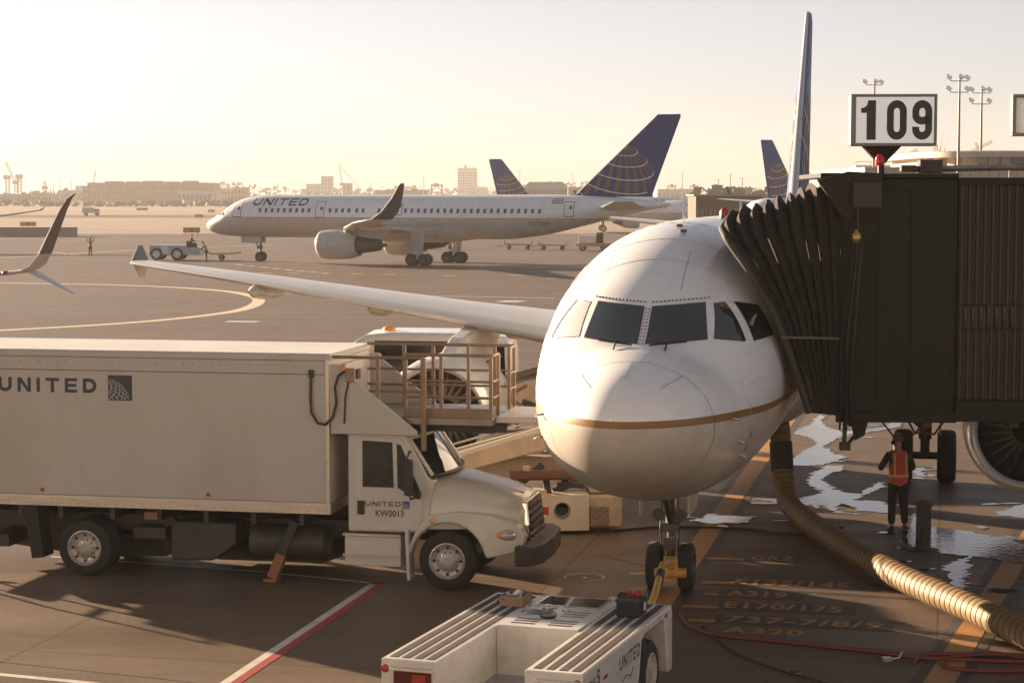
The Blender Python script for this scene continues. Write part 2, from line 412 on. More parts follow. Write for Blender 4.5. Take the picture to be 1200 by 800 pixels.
# ---------- the narrow-body airliner at the gate
A320 = [(0, -.515, -.615, .10), (.04, -.38, -.76, .215), (.12, -.24, -.94, .38), (.3, -.07, -1.16, .62), (.6, .08, -1.36, .88), (1.0, .19, -1.55, 1.12), (1.4, .28, -1.69, 1.31), (1.8, .365, -1.80, 1.45), (2.1, .55, -1.87, 1.54), (2.4, .78, -1.93, 1.62), (2.7, 1.0, -1.97, 1.69), (3.0, 1.2, -2.0, 1.75), (3.5, 1.46, -2.04, 1.82), (4.0, 1.66, -2.06, 1.87), (4.6, 1.83, -2.08, 1.92), (5.3, 1.95, -2.08, 1.955), (6.2, 2.04, -2.08, 1.975), (8, 2.07, -2.07, 1.975), (24, 2.07, -2.07, 1.975), (27, 2.06, -1.72, 1.9), (31, 2.0, -.6, 1.45), (35, 1.75, .5, .8), (37.2, 1.4, 1.0, .25)]
def build_gate_plane():
    h = Hull(A320, 3.75)
    t = thing('airliner', 'white airliner nose-on at the gate, gold stripe round its nose, docked to the jet bridge', 'airplane', (1.42, 25.7, 0), R(90 - 12.4), 'airliners on the airfield')
    sts = [0, .015, .04, .08, .12, .2, .3, .45] + spread(.6, 6.2, 40) + spread(7, 24, 14) + spread(25, 37.2, 18)
    fus = h.mesh(sts, -.565, .05).build('fuselage', [WHITE, GOLD, GREYP], t, smooth=60)
    # cockpit glazing
    fw = [(.065, .86), (.775, .915), (.88, .435), (.065, .38)]
    s1 = [(2.88, .90), (3.04, .91), (2.70, .38), (2.30, .44)]; s2 = [(3.20, .91), (3.68, .84), (3.60, .42), (2.88, .38)]
    for sd in (1, -1):
        F_ = lambda y, z, o=.006: h.front(sd * y, z, o)
        b = MB(); patch(b, grow(fw, .011), lambda y, z: F_(y, z, .006), 8, 8); g = b.build('cockpit_window', SEAM, fus, smooth=60)
        b = MB(); patch(b, fw, lambda y, z: F_(y, z, .014), 8, 8); b.build('window_pane', COCKPIT, g, smooth=60); g.parent = t
        # wiper lies along the sill of the windscreen
        b = MB(); b.tube([F_(.12, .355, .03), F_(.35, .372, .035), F_(.62, .395, .035)], .012, 6); b.tube([F_(.36, .372, .05), F_(.36, .30, .03)], .014, 6); b.build('wiper', BLACK, t)
        bo = MB()
        for k in range(15):
            u = k / 14; p = F_(.06 + .76 * u, .925 + .055 * u, .012); bo.box(-.008, .008, -.011, .011, -.011, .011, Matrix.Translation(p))
            if k < 11: p = F_(.022, .38 + .045 * k, .012); bo.box(-.008, .008, -.008, .008, -.008, .008, Matrix.Translation(p))
        stuff(bo.build('window_bolts', SEAM, t))
        for c in (s1, s2):
            b = MB(); patch(b, grow(c, .010), lambda st, z: h.side(st, z, sd, .006), 6, 8); g = b.build('side_window', SEAM, t, smooth=60)
            b = MB(); patch(b, c, lambda st, z: h.side(st, z, sd, .014), 6, 8); b.build('window_pane', COCKPIT if sd < 0 else GLAREPANE, g, smooth=60)
        for k in range(38):       # cabin windows
            st = 7.2 + k * .533
            b = MB(); patch(b, [(st - .11, .52), (st + .11, .52), (st + .11, .19), (st - .11, .19)], lambda a, z: h.side(a, z, sd, .008), 1, 3); b.build('cabin_window', CABWIN, t)
        b = MB(); c = [(4.6, 1.35), (5.42, 1.35), (5.42, -.48), (4.6, -.48)]
        patch(b, grow(c, .02), lambda a, z: h.side(a, z, sd, .004), 3, 12); g = b.build('cabin_door', SEAM, t, smooth=60)
        b = MB(); patch(b, c, lambda a, z: h.side(a, z, sd, .009), 3, 12); b.build('door_panel', WHITE, g, smooth=60)
    # radome seam and lightning strips
    b = MB(); tt, bb, ww, mm = h.sec(1.22); n = 96; a = []
    for rr, st in ((1.003, 1.022), (1.003, 1.030)):
        tt, bb, ww, mm = h.sec(st)
        a.append([V((st, ww * rr * math.cos(2 * math.pi * i / n), 3.75 + mm + ((tt - mm) if math.sin(2 * math.pi * i / n) > 0 else (mm - bb)) * rr * math.sin(2 * math.pi * i / n))) for i in range(n)])
    b.loft(a, False, False); b.build('radome_seam', SEAM, fus)
    for ph in (90, 52, 128):
        b = MB(); pts = []
        for st in (.45, .6, .75, .9, 1.02):
            tt, bb, ww, mm = h.sec(st); q = math.sin(R(ph)); pts.append(V((st - .002, ww * 1.003 * math.cos(R(ph)), 3.752 + mm + ((tt - mm) if q > 0 else (mm - bb)) * 1.003 * q)))
        b.tube(pts, .0035, 4); b.build('lightning_strip', SEAM, fus)
    FSEAM = mat('faint_skin_joint', (.40, .40, .40), .5)
    for st, a0, a1 in ((3.62, 15, 165), (4.45, -20, 200), (5.95, -60, 240), (2.05, -75, 28), (2.05, 152, 255)):
        b = MB(); tt, bb, ww, mm = h.sec(st); b.tube([V((st, ww * 1.0005 * math.cos(R(a)), 3.75 + mm + ((tt - mm) if a % 360 < 180 else (mm - bb)) * 1.0005 * math.sin(R(a)))) for a in spread(a0, a1, 40)], .0035, 4); b.build('skin_joint', FSEAM, fus)
    for ph in (40, 65, 115, 140, 8, 172):
        b = MB(); pts = []
        for st in spread(3.62, 6.5, 12):
            tt, bb, ww, mm = h.sec(st); pts.append(V((st, ww * 1.0005 * math.cos(R(ph)), 3.75 + mm + (tt - mm) * 1.0005 * math.sin(R(ph)))))
        b.tube(pts, .003, 4); b.build('skin_joint', FSEAM, fus)
    # hatch outlines and small marks on the skin
    b = MB()
    for sd, pts in ((-1, [(2.9, 1.12), (3.6, 1.3), (4.5, 1.2)]), (-1, [(1.3, .05), (1.3, -.12)])):
        b.tube([h.side(a, z, sd, .001) for a, z in pts], .003, 4)
    b.tube([V((st, -.42, 3.752 + h.top_z(st, .42))) for st in (2.9, 3.2, 3.6, 4.0)], .004, 4)
    for st in (1.9, 2.6, 3.4, 4.3): 
        tt, bb, ww, mm = h.sec(st)
    b.build('panel_lines', SEAM, fus)
    for sd in (1, -1):
        for k, (st, z) in enumerate(((1.7, -.95), (2.1, -1.2), (1.45, -.6))):   # probes
            p = h.side(st, z, sd, 0); q = V((0, sd, -.2)).normalized()
            b = MB(); b.tube([p, p + q * .09, p + q * .10 + V((-.16, 0, 0))], [.018, .014, .008], 6); b.build('probe', METAL, t)
    b = MB(); q = [h.side(a, z, -1, .006) for a, z in ((2.02, -.82), (2.22, -.82), (2.22, -1.22), (2.02, -1.22))]
    b.poly(q); o = b.build('service_panel', GREYL, fus)
    b = MB(); pp = [h.side(2.12 + .075 * math.cos(R(a)), -1.0 + .13 * math.sin(R(a)), -1, .010) for a in range(0, 360, 20)]; pq = [h.side(2.12 + .06 * math.cos(R(a)), -1.0 + .11 * math.sin(R(a)), -1, .010) for a in range(0, 360, 20)]
    b.loft([pp, pq], False, False); b.build('placard', SEAM, o)
    # roof: antennas, beacon, radome
    z0 = lambda st: 3.75 + h.sec(st)[0]
    b = MB(); b.prism([(0, 0), (.34, 0), (.34, .42), (.27, .42)], lambda u, v, w_: V((8.2 + u, .26 + w_, z0(8.2) - .03 + v)), -.012, .012); b.build('blade_antenna', WHITE, t)
    b = MB(); b.prism([(0, 0), (.34, 0), (.34, .30), (.27, .30)], lambda u, v, w_: V((15.2 + u, w_, z0(9) - .01 + v)), -.012, .012); b.build('blade_antenna', WHITE, t)
    b = MB(); b.lathe((12.4, 0, z0(12) - .01), (0, 0, 1), [(0, .09), (.10, .085), (.16, .05), (.17, .001)], 14); b.build('beacon', RED, t, smooth=50)
    b = MB(); rings = []
    for i, (x, wd, hh) in enumerate(((0, .05, .02), (.08, .32, .14), (.25, .48, .25), (.6, .58, .33), (1.4, .58, .34), (2.2, .45, .22), (2.9, .12, .03))):
        rings.append([V((20.6 + x, wd * math.cos(a), z0(20) - .12 + (hh + .1) * max(0, math.sin(a)))) for a in spread(0, math.pi, 17)])
    b.loft(rings, True, True, False); b.build('antenna_radome', WHITE, t, smooth=60)
    for x, y in ((5.0, .18), (5.5, .05), (9.6, .3)):
        b = MB(); b.box(-.08, .08, -.04, .04, -.02, .03, Matrix.Translation((x, -y, z0(x)))); b.build('roof_fitting', DMETAL, t)
    # wings
    W = [(13.0, 1.4, 3.02, 6.6, .13), (13.6, 2.4, 3.15, 6.0, .125), (15.3, 6.3, 3.62, 3.9, .115), (18.0, 11.4, 4.14, 2.5, .105), (20.35, 15.5, 4.50, 1.5, .10), (20.6, 15.8, 4.52, 1.3, .08)]
    WM = [GREYW, LEAD, GREYP]
    for sd in (1, -1):
        wg = wing_mesh(W, sd, .012).build('wing', WM, t, smooth=50)
        b = wing_mesh([(20.7, 15.82, 4.50, 1.2, .06), (21.25, 15.88, 4.86, .45, .05), (21.32, 15.89, 4.94, .30, .05)], sd); b.build('wingtip_fence', FENCE, wg, smooth=50)
        b = wing_mesh([(20.85, 15.82, 4.48, 1.0, .06), (21.3, 15.84, 4.13, .35, .05)], sd); b.build('wingtip_fence', GREYP, wg, smooth=50)
        for fy, fx, fz in ((5.2, 18.2, 3.15), (8.6, 18.9, 3.6), (11.6, 19.3, 3.93)):
            b = MB(); b.lathe((fx - 1.6, sd * fy, fz + .05), (1, 0, -.03), [(0, .02), (.4, .15), (1.1, .2), (2.1, .16), (2.8, .02)], 14); b.build('flap_fairing', GREYP, wg, smooth=60)
        for y in spread(3, 15.5, 6)[1:]:    # slat joints
            pass
        nac = MB(); 
        nacelle(t, (12.3, sd * 5.75, 1.78), 1.18, 3.0, 1.7, light=GREYL)
        b = MB(); b.prism([(13.2, 2.9), (14.2, 3.25), (16.4, 3.55), (18.0, 3.3), (16.4, 2.45), (14.0, 2.5)], lambda u, v, w_: V((u, sd * 5.75 + w_, v)), -.17, .17); b.build('pylon', GREYL, t, bev=.05)
        b = wing_mesh([(32.6, .6, 5.05, 3.4, .09), (35.9, 6.2, 5.5, 1.3, .08)], sd); b.build('stabilizer', WM, t, smooth=50)
    # belly fairing
    b = MB(); rings = []
    for x, wd, dz in ((11.2, .8, .0), (12.2, 1.7, .16), (14, 2.1, .26), (18, 2.1, .26), (19.6, 1.6, .12), (20.6, .8, 0)):
        rings.append([V((x, wd * math.cos(a), 3.0 + (1.32 + dz) * math.sin(a))) for a in spread(math.pi, 2 * math.pi, 21)])
    b.loft(rings, True, True, False); b.build('belly_fairing', GREYP, t, smooth=60)
    fin_parts(t, [(27.6, 5.5, 7.2, .06), (29.6, 5.95, 5.6, .10), (34.5, 11.5, 2.35, .10), (34.75, 11.72, 2.0, .08)], [NAVY, LEAD, NAVY], (34.0, 6.0, 3.3, (.16, .93, .34)))
    # nose gear
    x = 5.07
    b = MB(); b.tube([(x + .05, 0, 1.75), (x, 0, .95)], .085, 14); b.tube([(x, 0, 1.05), (x - .02, 0, .36)], .06, 12)
    b.tube([(x - .9, 0, 1.72), (x - .05, 0, 1.05)], .045, 10); b.tube([(x + .09, .06, 1.2), (x + .22, .06, .8), (x + .06, .05, .45)], .022, 8); b.tube([(x, -.28, .38), (x, .28, .38)], .05, 12)
    b.box(x - .2, x - .07, -.09, .09, .66, .86); b.box(x - .14, x + .1, -.14, .14, .94, 1.08)
    g = b.build('nose_gear_leg', DMETAL, t, smooth=50)
    for y in (-.25, .25):
        b = MB(); b.lathe((x - .16, y * .7, 1.22), (-1, 0, 0), [(-.1, .02), (-.05, .09), (.03, .1), (.035, .001)], 14); b.build('taxi_light', DMETAL, g, smooth=50)
        b = MB(); b.tube([(x - .1, y * .5, 1.5), (x - .16, y * .6, 1.0), (x - .1, y * .5, .55)], .012, 6); b.build('hydraulic_hose', BLACK, g)
        wheel(t, x, y, .38, .38, .22, (0, 1, 0), DMETAL, outer=1 if y > 0 else -1)
        b = MB(); b.prism([(4.2, 1.72), (5.5, 1.72), (5.3, 1.3), (4.3, 1.3)], lambda u, v, w_: V((u, y * 1.5 + w_, v)), -.012, .012); b.build('gear_door', GREYP, t)
    b = MB(); b.box(4.2, 5.6, -.36, .36, 1.66, 1.9); b.build('wheel_bay', BLACK, t)
    # main gear
    for sd in (1, -1):
        y = sd * 3.8; x = 17.9
        b = MB(); b.tube([(x, y, 3.0), (x, y, .95)], .14, 14); b.tube([(x, y, 1.0), (x, y, .55)], .10, 12); b.tube([(x, y - .55, .58), (x, y + .55, .58)], .08, 12)
        b.tube([(x, y, 1.15), (x, y - sd * 1.6, 2.5)], .07, 10); b.tube([(x + .12, y, 1.3), (x + .36, y, .95), (x + .1, y, .62)], .035, 8)
        b.build('main_gear_leg', DMETAL, t, smooth=50)
        b = MB(); b.prism([(x - .75, 2.9), (x + .75, 2.9), (x + .5, 1.15), (x - .4, 1.05)], lambda u, v, w_: V((u, y + sd * .32 + w_, v)), -.015, .015); b.build('gear_door', GREYP, t)
        for q in (-.46, .46): wheel(t, x, y + q, .575, .575, .40, (0, 1, 0), DMETAL, outer=1 if q > 0 else -1)
    return t
WLET = mat('dark_winglet_paint', (.035, .032, .038), .45, var=.08)
FENCE = mat('fence_grey_paint', (.10, .105, .115), .45, var=.05)
GREYW = mat('wing_top_paint', (.60, .60, .60), .33, var=.05, scale=1.2, coat=.1, dirt=(.35, .33, .3), dscale=1.0, damt=.3)

# ---------- the long airliner taxiing across the apron
B757 = [(0, -.95, -.95, 0), (.06, -.75, -1.12, .18), (.25, -.52, -1.35, .42), (.6, -.28, -1.54, .68), (1.1, -.02, -1.69, .94), (1.6, .2, -1.79, 1.13), (2.1, .48, -1.86, 1.28), (2.6, .86, -1.91, 1.41), (3.2, 1.2, -1.95, 1.54), (4, 1.54, -1.99, 1.68), (5, 1.80, -2, 1.78), (6.5, 1.96, -2, 1.86), (8, 2.0, -2, 1.88), (31, 2.0, -2, 1.88), (35, 2.0, -1.62, 1.8), (39, 1.95, -.75, 1.48), (43, 1.72, .25, 1.0), (46.5, 1.4, .92, .38), (47.2, 1.2, 1.08, .1)]
def build_757():
    h = Hull(B757, 4.3)
    t = thing('airliner', 'long white airliner side-on across the apron, globe on its tall navy tail', 'airplane', (-29.3, 189.0, 0), R(-24), 'airliners on the airfield')
    sts = [0, .02, .06, .12, .25, .4] + spread(.6, 8, 30) + spread(9, 31, 12) + spread(32, 47.2, 20)
    h.mesh(sts, -.12, .025, 18, 14).build('fuselage', [WHITE, GOLD, GREYP], t, smooth=60)
    for sd in (-1, 1):
        for c in ([(1.62, .12), (2.02, .42), (2.30, .40), (1.95, .05)], [(2.10, .42), (2.6, .45), (2.75, .08), (2.05, .06)]):
            b = MB(); patch(b, c, lambda st, z: h.side(st, z, sd, .01), 3, 3); b.build('cockpit_window', GLASS, t, smooth=60)
        sl = []
        st = 8.4
        for a, q in ((7.0, 12.3), (14.5, 16.7), (17.3, 18.4), (19.6, 21.0), (22.3, 35.6)):
            st = a
            while st < q: sl.append(st); st += .66 if a > 18 else .66
        b0 = None
        for st in sl:
            if b0 is None or True:
                z = .55
                b = MB(); patch(b, [(st - .14, z + .2), (st + .14, z + .2), (st + .14, z - .2), (st - .14, z - .2)], lambda a_, z_: h.side(a_, z_, sd, .012), 1, 3); b.build('cabin_window', CABWIN, t)
        for st, wd, z0, z1 in ((3.95, .85, -.05, 1.25), (13.0, .85, -.05, 1.35), (37.8, .8, .05, 1.35), (21.35, .55, .2, 1.15)):
            if st > 37: z0, z1 = .1, 1.35
            c = [(st, z1), (st + wd, z1), (st + wd, z0), (st, z0)]
            b = MB(); patch(b, grow(c, .06), lambda a_, z_: h.side(a_, z_, sd, .008), 2, 6); g = b.build('cabin_door', SEAM, t)
            b = MB(); patch(b, c, lambda a_, z_: h.side(a_, z_, sd, .018), 2, 6); d = b.build('door_panel', WHITE, g, smooth=60)
            b = MB(); patch(b, [(st + wd * .55, z0 + .95), (st + wd * .85, z0 + .95), (st + wd * .85, z0 + .62), (st + wd * .55, z0 + .62)], lambda a_, z_: h.side(a_, z_, sd, .03), 1, 1); b.build('door_window', CABWIN, g)
        paint_word(h, t, 'UNITED', 6.0 if sd < 0 else 12.2, 1.0, .68, sd, gap=.38, wfac=1.35, slant=.18)
        # flag: canton and stripes
        b = MB()
        for k in range(5):
            b.mi = 0 if k % 2 == 0 else 1; z = 1.22 + k * .085
            patch(b, [(36.5, z + .085), (37.6, z + .085), (37.6, z), (36.5, z)], lambda a_, z_: h.side(a_, z_, sd, .015), 2, 1)
        b.mi = 2; patch(b, [(36.5, 1.645), (37.0, 1.645), (37.0, 1.39), (36.5, 1.39)], lambda a_, z_: h.side(a_, z_, sd, .024), 2, 1)
        b.build('flag', [RED, WHITE, LETTER], t)
        ps = font_polys('N57864', .02)
        d = -sd
        decal(ps, lambda u, v: h.side((34.4 if sd < 0 else 36.4) + d * u * 2.0, -.75 + v * .42, sd, .02), 'registration', mat('faint_grey_lettering', (.26, .23, .21), .5), t, 5)
        # stars emblem by the nose
        b = MB(); pts = [h.side(3.0 + .34 * math.cos(R(a)) * (1 if i % 2 == 0 else .55), .62 + .34 * math.sin(R(a)) * (1 if i % 2 == 0 else .55), sd, .012) for i, a in enumerate(range(90, 450, 36))]
        pq = [h.side(3.0 + .26 * math.cos(R(a)) * (1 if i % 2 == 0 else .55), .62 + .26 * math.sin(R(a)) * (1 if i % 2 == 0 else .55), sd, .012) for i, a in enumerate(range(90, 450, 36))]
        b.loft([pts, pq], False, False); b.build('star_emblem', LETTER, t)
    W = [(15.8, 1.5, 2.75, 8.2, .13), (17.0, 3.6, 2.95, 6.9, .12), (19.2, 7.8, 3.35, 4.8, .11), (25.2, 17.2, 3.95, 2.5, .10), (26.6, 18.8, 4.08, 2.3, .09), (28.2, 19.5, 4.3, 1.95, .08), (29.25, 19.75, 4.9, 1.6, .07), (30.3, 19.9, 6.0, 1.0, .06), (31.0, 20.0, 7.0, .5, .06), (31.2, 20.0, 7.2, .32, .05)]
    for sd in (-1, 1):
        wing_mesh(W[:6], sd, .01).build('wing', [GREYW, LEAD, GREYP], t, smooth=50)
        wing_mesh(W[5:], sd).build('winglet', [WLET, LEAD, WLET], t, smooth=50)
        nacelle(t, (16.2, sd * 6.5, 1.85), 1.28, 3.9, 2.8, light=GREYL)
        b = MB(); b.prism([(17.4, 2.9), (19.0, 3.25), (23.5, 3.2), (22.6, 2.4), (18.6, 2.4)], lambda u, v, w_: V((u, sd * 6.5 + w_, v)), -.2, .2); b.build('pylon', GREYL, t, bev=.05)
        wing_mesh([(40.6, .8, 5.1, 4.6, .09), (44.6, 7.3, 5.75, 1.6, .08)], sd).build('stabilizer', [GREYW, LEAD, GREYP], t, smooth=50)
        for fy, fx in ((5, 22.4), (10.5, 23.5), (14, 25.2)):
            b = MB(); b.lathe((fx - 1.2, sd * fy, 3.0 + fy * .04), (1, 0, -.03), [(0, .02), (.5, .2), (1.4, .27), (2.8, .2), (3.6, .02)], 12); b.build('flap_fairing', GREYP, t, smooth=60)
        y = sd * 3.66; x = 24.6
        b = MB(); b.tube([(x, y, 3.0), (x, y, .6)], .2, 14); b.tube([(x - .6, y, .55), (x + .6, y, .55)], .13, 10); b.build('main_gear_leg', GREYP, t, smooth=50)
        b = MB(); b.prism([(x - .7, 3.0), (x + .7, 3.0), (x + .5, .95), (x - .5, .95)], lambda u, v, w_: V((u, y + sd * .3 + w_, v)), -.03, .03); b.build('gear_door', GREYL, t)
        for a in (-.62, .62):
            for q in (-.42, .42): wheel(t, x + a, y + q, .52, .53, .36, (0, 1, 0), DMETAL, outer=1 if q > 0 else -1, seg=20)
    b = MB(); rings = []
    for x, wd, dz in ((14.0, .8, .0), (15.4, 1.75, .2), (18, 2.15, .35), (25, 2.15, .35), (27.4, 1.6, .15), (28.6, .8, 0)):
        rings.append([V((x, wd * math.cos(a), 3.4 + (1.1 + dz) * math.sin(a))) for a in spread(math.pi, 2 * math.pi, 17)])
    b.loft(rings, True, True, False); b.build('belly_fairing', GREYP, t, smooth=60)
    fin_parts(t, [(35.6, 6.1, 9.8, .03), (38.2, 6.35, 7.2, .085), (45.6, 13.0, 2.35, .085), (45.8, 13.2, 2.1, .06)], [NAVY, LEAD, NAVY], (42.0, 7.0, 3.8, (.16, .93, .34)))
    x = 5.95
    b = MB(); b.tube([(x, 0, 2.4), (x, 0, .45)], .12, 12); b.tube([(x - 1.1, 0, 2.3), (x, 0, 1.2)], .06, 8); b.tube([(x, -.3, .45), (x, .3, .45)], .07, 8); b.box(x - .3, x + .1, -.2, .2, 1.2, 1.5); b.build('nose_gear_leg', DMETAL, t, smooth=50)
    for y in (-.3, .3): wheel(t, x, y, .45, .46, .3, (0, 1, 0), DMETAL, outer=1 if y > 0 else -1, seg=20)
    for y in (-.4, .4):
        b = MB(); b.box(x - 1.9, x + .3, y - .02, y + .02, 1.75, 2.42); b.build('gear_door', GREYP, t)
    return t
# ---------- parked airliners farther off
def far_plane(label, loc, rz, scale=1.0, word_=True, tail=NAVY):
    h = Hull(A320, 3.75)
    t = thing('airliner', label, 'airplane', loc, rz, 'airliners on the airfield'); t.scale = (scale,) * 3
    sts = [0, .04, .12, .3] + spread(.6, 8, 20) + [16, 24] + spread(25, 37.2, 10)
    h.mesh(sts, -.66, .03, 10, 8).build('fuselage', [WHITE, GOLD, GREYP], t, smooth=60)
    for sd in (1, -1):
        for c in ([(2.3, .9), (3.6, .88), (3.5, .40), (2.0, .42)],):
            b = MB(); patch(b, c, lambda st, z: h.side(st, z, sd, .015), 5, 3); b.build('cockpit_window', GLASS, t)
        for k in range(38):
            st = 7.2 + k * .6
            b = MB(); patch(b, [(st - .13, .55), (st + .13, .55), (st + .13, .17), (st - .13, .17)], lambda a, z: h.side(a, z, sd, .012), 1, 1); b.build('cabin_window', CABWIN, t)
        if word_: paint_word(h, t, 'UNITED', 6.2 if sd < 0 else 13.4, .85, .75, sd, gap=.38, wfac=1.3)
        wing_mesh([(12.2, 1.4, 2.7, 6.6, .13), (14.3, 6.3, 3.2, 3.9, .115), (19.4, 16.0, 4.2, 1.5, .10)], sd).build('wing', [GREYW, LEAD, GREYP], t, smooth=50)
        wing_mesh([(19.5, 16.0, 4.2, 1.45, .08), (20.6, 16.5, 5.2, 1.1, .07), (21.6, 16.9, 7.0, .55, .06)], sd).build('winglet', [NAVY, LEAD, NAVY], t, smooth=50)
        nacelle(t, (11.8, sd * 5.6, 1.7), 1.1, 2.8, 1.4, light=GREYL, fan=False)
        b = MB(); b.prism([(12.8, 2.7), (15.5, 3.1), (16.0, 2.4), (13.6, 2.3)], lambda u, v, w_: V((u, sd * 5.6 + w_, v)), -.17, .17); b.build('pylon', GREYL, t)
        wing_mesh([(32.6, .6, 5.05, 3.4, .09), (35.9, 6.2, 5.5, 1.3, .08)], sd).build('stabilizer', [GREYW, LEAD, GREYP], t, smooth=50)
        b = MB(); b.tube([(17.7, sd * 3.8, 2.9), (17.7, sd * 3.8, .5)], .14, 8); b.build('main_gear_leg', DMETAL, t)
        for q in (-.4, .4): wheel(t, 17.7, sd * 3.8 + q, .55, .55, .36, (0, 1, 0), GREYL, seg=12)
    b = MB(); b.tube([(5, 0, 2), (5, 0, .4)], .09, 8); b.build('nose_gear_leg', DMETAL, t)
    for q in (-.22, .22): wheel(t, 5, q, .38, .38, .22, (0, 1, 0), GREYL, seg=12)
    fin_parts(t, [(28.2, 5.6, 7.2, .06), (29.9, 6.0, 5.6, .10), (34.6, 12.0, 2.3, .10), (34.8, 12.2, 2.0, .08)], [tail, LEAD, tail], (33.3, 6.4, 3.2, (.16, .93, .34)))
    return t
def left_wings():
    t = thing('airliner_wing', 'airliner wing tip with tall brown winglet and pale strake, at the left edge', 'airplane wing', (-15.9, 64, 0), R(82), 'airliner wings reaching in from the left')
    WB = mat('brown_winglet_paint', (.11, .085, .07), .4, var=.1, coat=.1)
    wing_mesh([(-6.5, 12.0, 2.75, 5.0, .11), (-1.3, 2.4, 3.55, 1.9, .10), (-.3, .6, 3.68, 1.55, .09)], 1).build('wing', [GREYW, LEAD, GREYP], t, smooth=50)
    wing_mesh([(-.3, .6, 3.68, 1.55, .09), (-.05, .12, 3.74, 1.45, .085), (.12, -.15, 3.93, 1.35, .08), (.32, -.36, 4.3, 1.2, .075)], 1).build('winglet_root', [GREYP, LEAD, GREYL], t, smooth=60)
    wing_mesh([(.32, -.36, 4.3, 1.2, .075), (.75, -.55, 5.0, .98, .07), (1.2, -.75, 5.7, .72, .06), (1.55, -.9, 6.1, .45, .06), (1.95, -1.02, 6.28, .14, .06)], 1).build('winglet', [WB, LEAD, WB], t, smooth=60)
    wing_mesh([(.25, -.02, 3.70, 1.0, .08), (.9, -.5, 3.35, .65, .07), (1.6, -1.05, 2.93, .2, .06)], 1).build('winglet_strake', [GREYL, LEAD, GREYL], t, smooth=60)
    b = MB(); b.lathe((-.45, .55, 3.7), (1, 0, 0), [(0, .01), (.05, .06), (.3, .07), (.35, .01)], 10); b.build('navigation_light', RED, t, smooth=50)
    t = thing('airliner_wing', 'thin pale wing tip of a farther airliner, above the brown barrier at the left edge', 'airplane wing', (-52.8, 220, 0), R(84), 'airliner wings reaching in from the left')
    wing_mesh([(-7, 14.0, 2.9, 5.0, .11), (-1.4, 3.2, 4.1, 2.0, .10), (-.2, .3, 4.55, 1.5, .09), (.2, -.2, 4.62, .9, .06)], 1).build('wing', [GREYW, LEAD, GREYP], t, smooth=50)
    wing_mesh([(-.1, .2, 4.55, 1.2, .07), (.9, -.25, 5.0, .4, .06)], 1).build('wingtip_fence', [GREYL, LEAD, GREYL], t, smooth=50)
# ------------------------------------------------------------------ the box truck with front platform
TRK = mat('truck_box_paint', (.47, .435, .395), .38, var=.05, scale=.7, dirt=(.33, .27, .22), dscale=.6, damt=.6, rvar=.15, stretch=(1, 1, .35), bump=.12, bscale=1.2)
CABW = mat('truck_cab_paint', (.58, .555, .515), .25, var=.03, scale=1, coat=.35, dirt=(.4, .34, .28), dscale=1.3, damt=.3)
ALU = mat('scuffed_aluminium', (.56, .52, .47), .36, .75, var=.12, scale=6, stretch=(.3, 1, 3), dirt=(.3, .22, .16), damt=.3)
RAILP = mat('worn_tan_rail_paint', (.23, .165, .115), .42, .25, var=.2, scale=6, dirt=(.16, .08, .045), dscale=3, damt=.6)
DECKP = mat('platform_plate', (.26, .235, .205), .38, .6, var=.2, scale=4, dirt=(.2, .15, .1), damt=.4)
CHROME = mat('chrome', (.75, .73, .70), .12, 1.0, var=.05)
AMBER = mat('amber_lens', (.75, .30, .04), .2, var=.1)
LAMPG = mat('headlamp_lens', (.55, .53, .50), .08, .4, var=.1)
HOSEB = mat('black_hose_rubber', (.03, .03, .03), .5, var=.2)
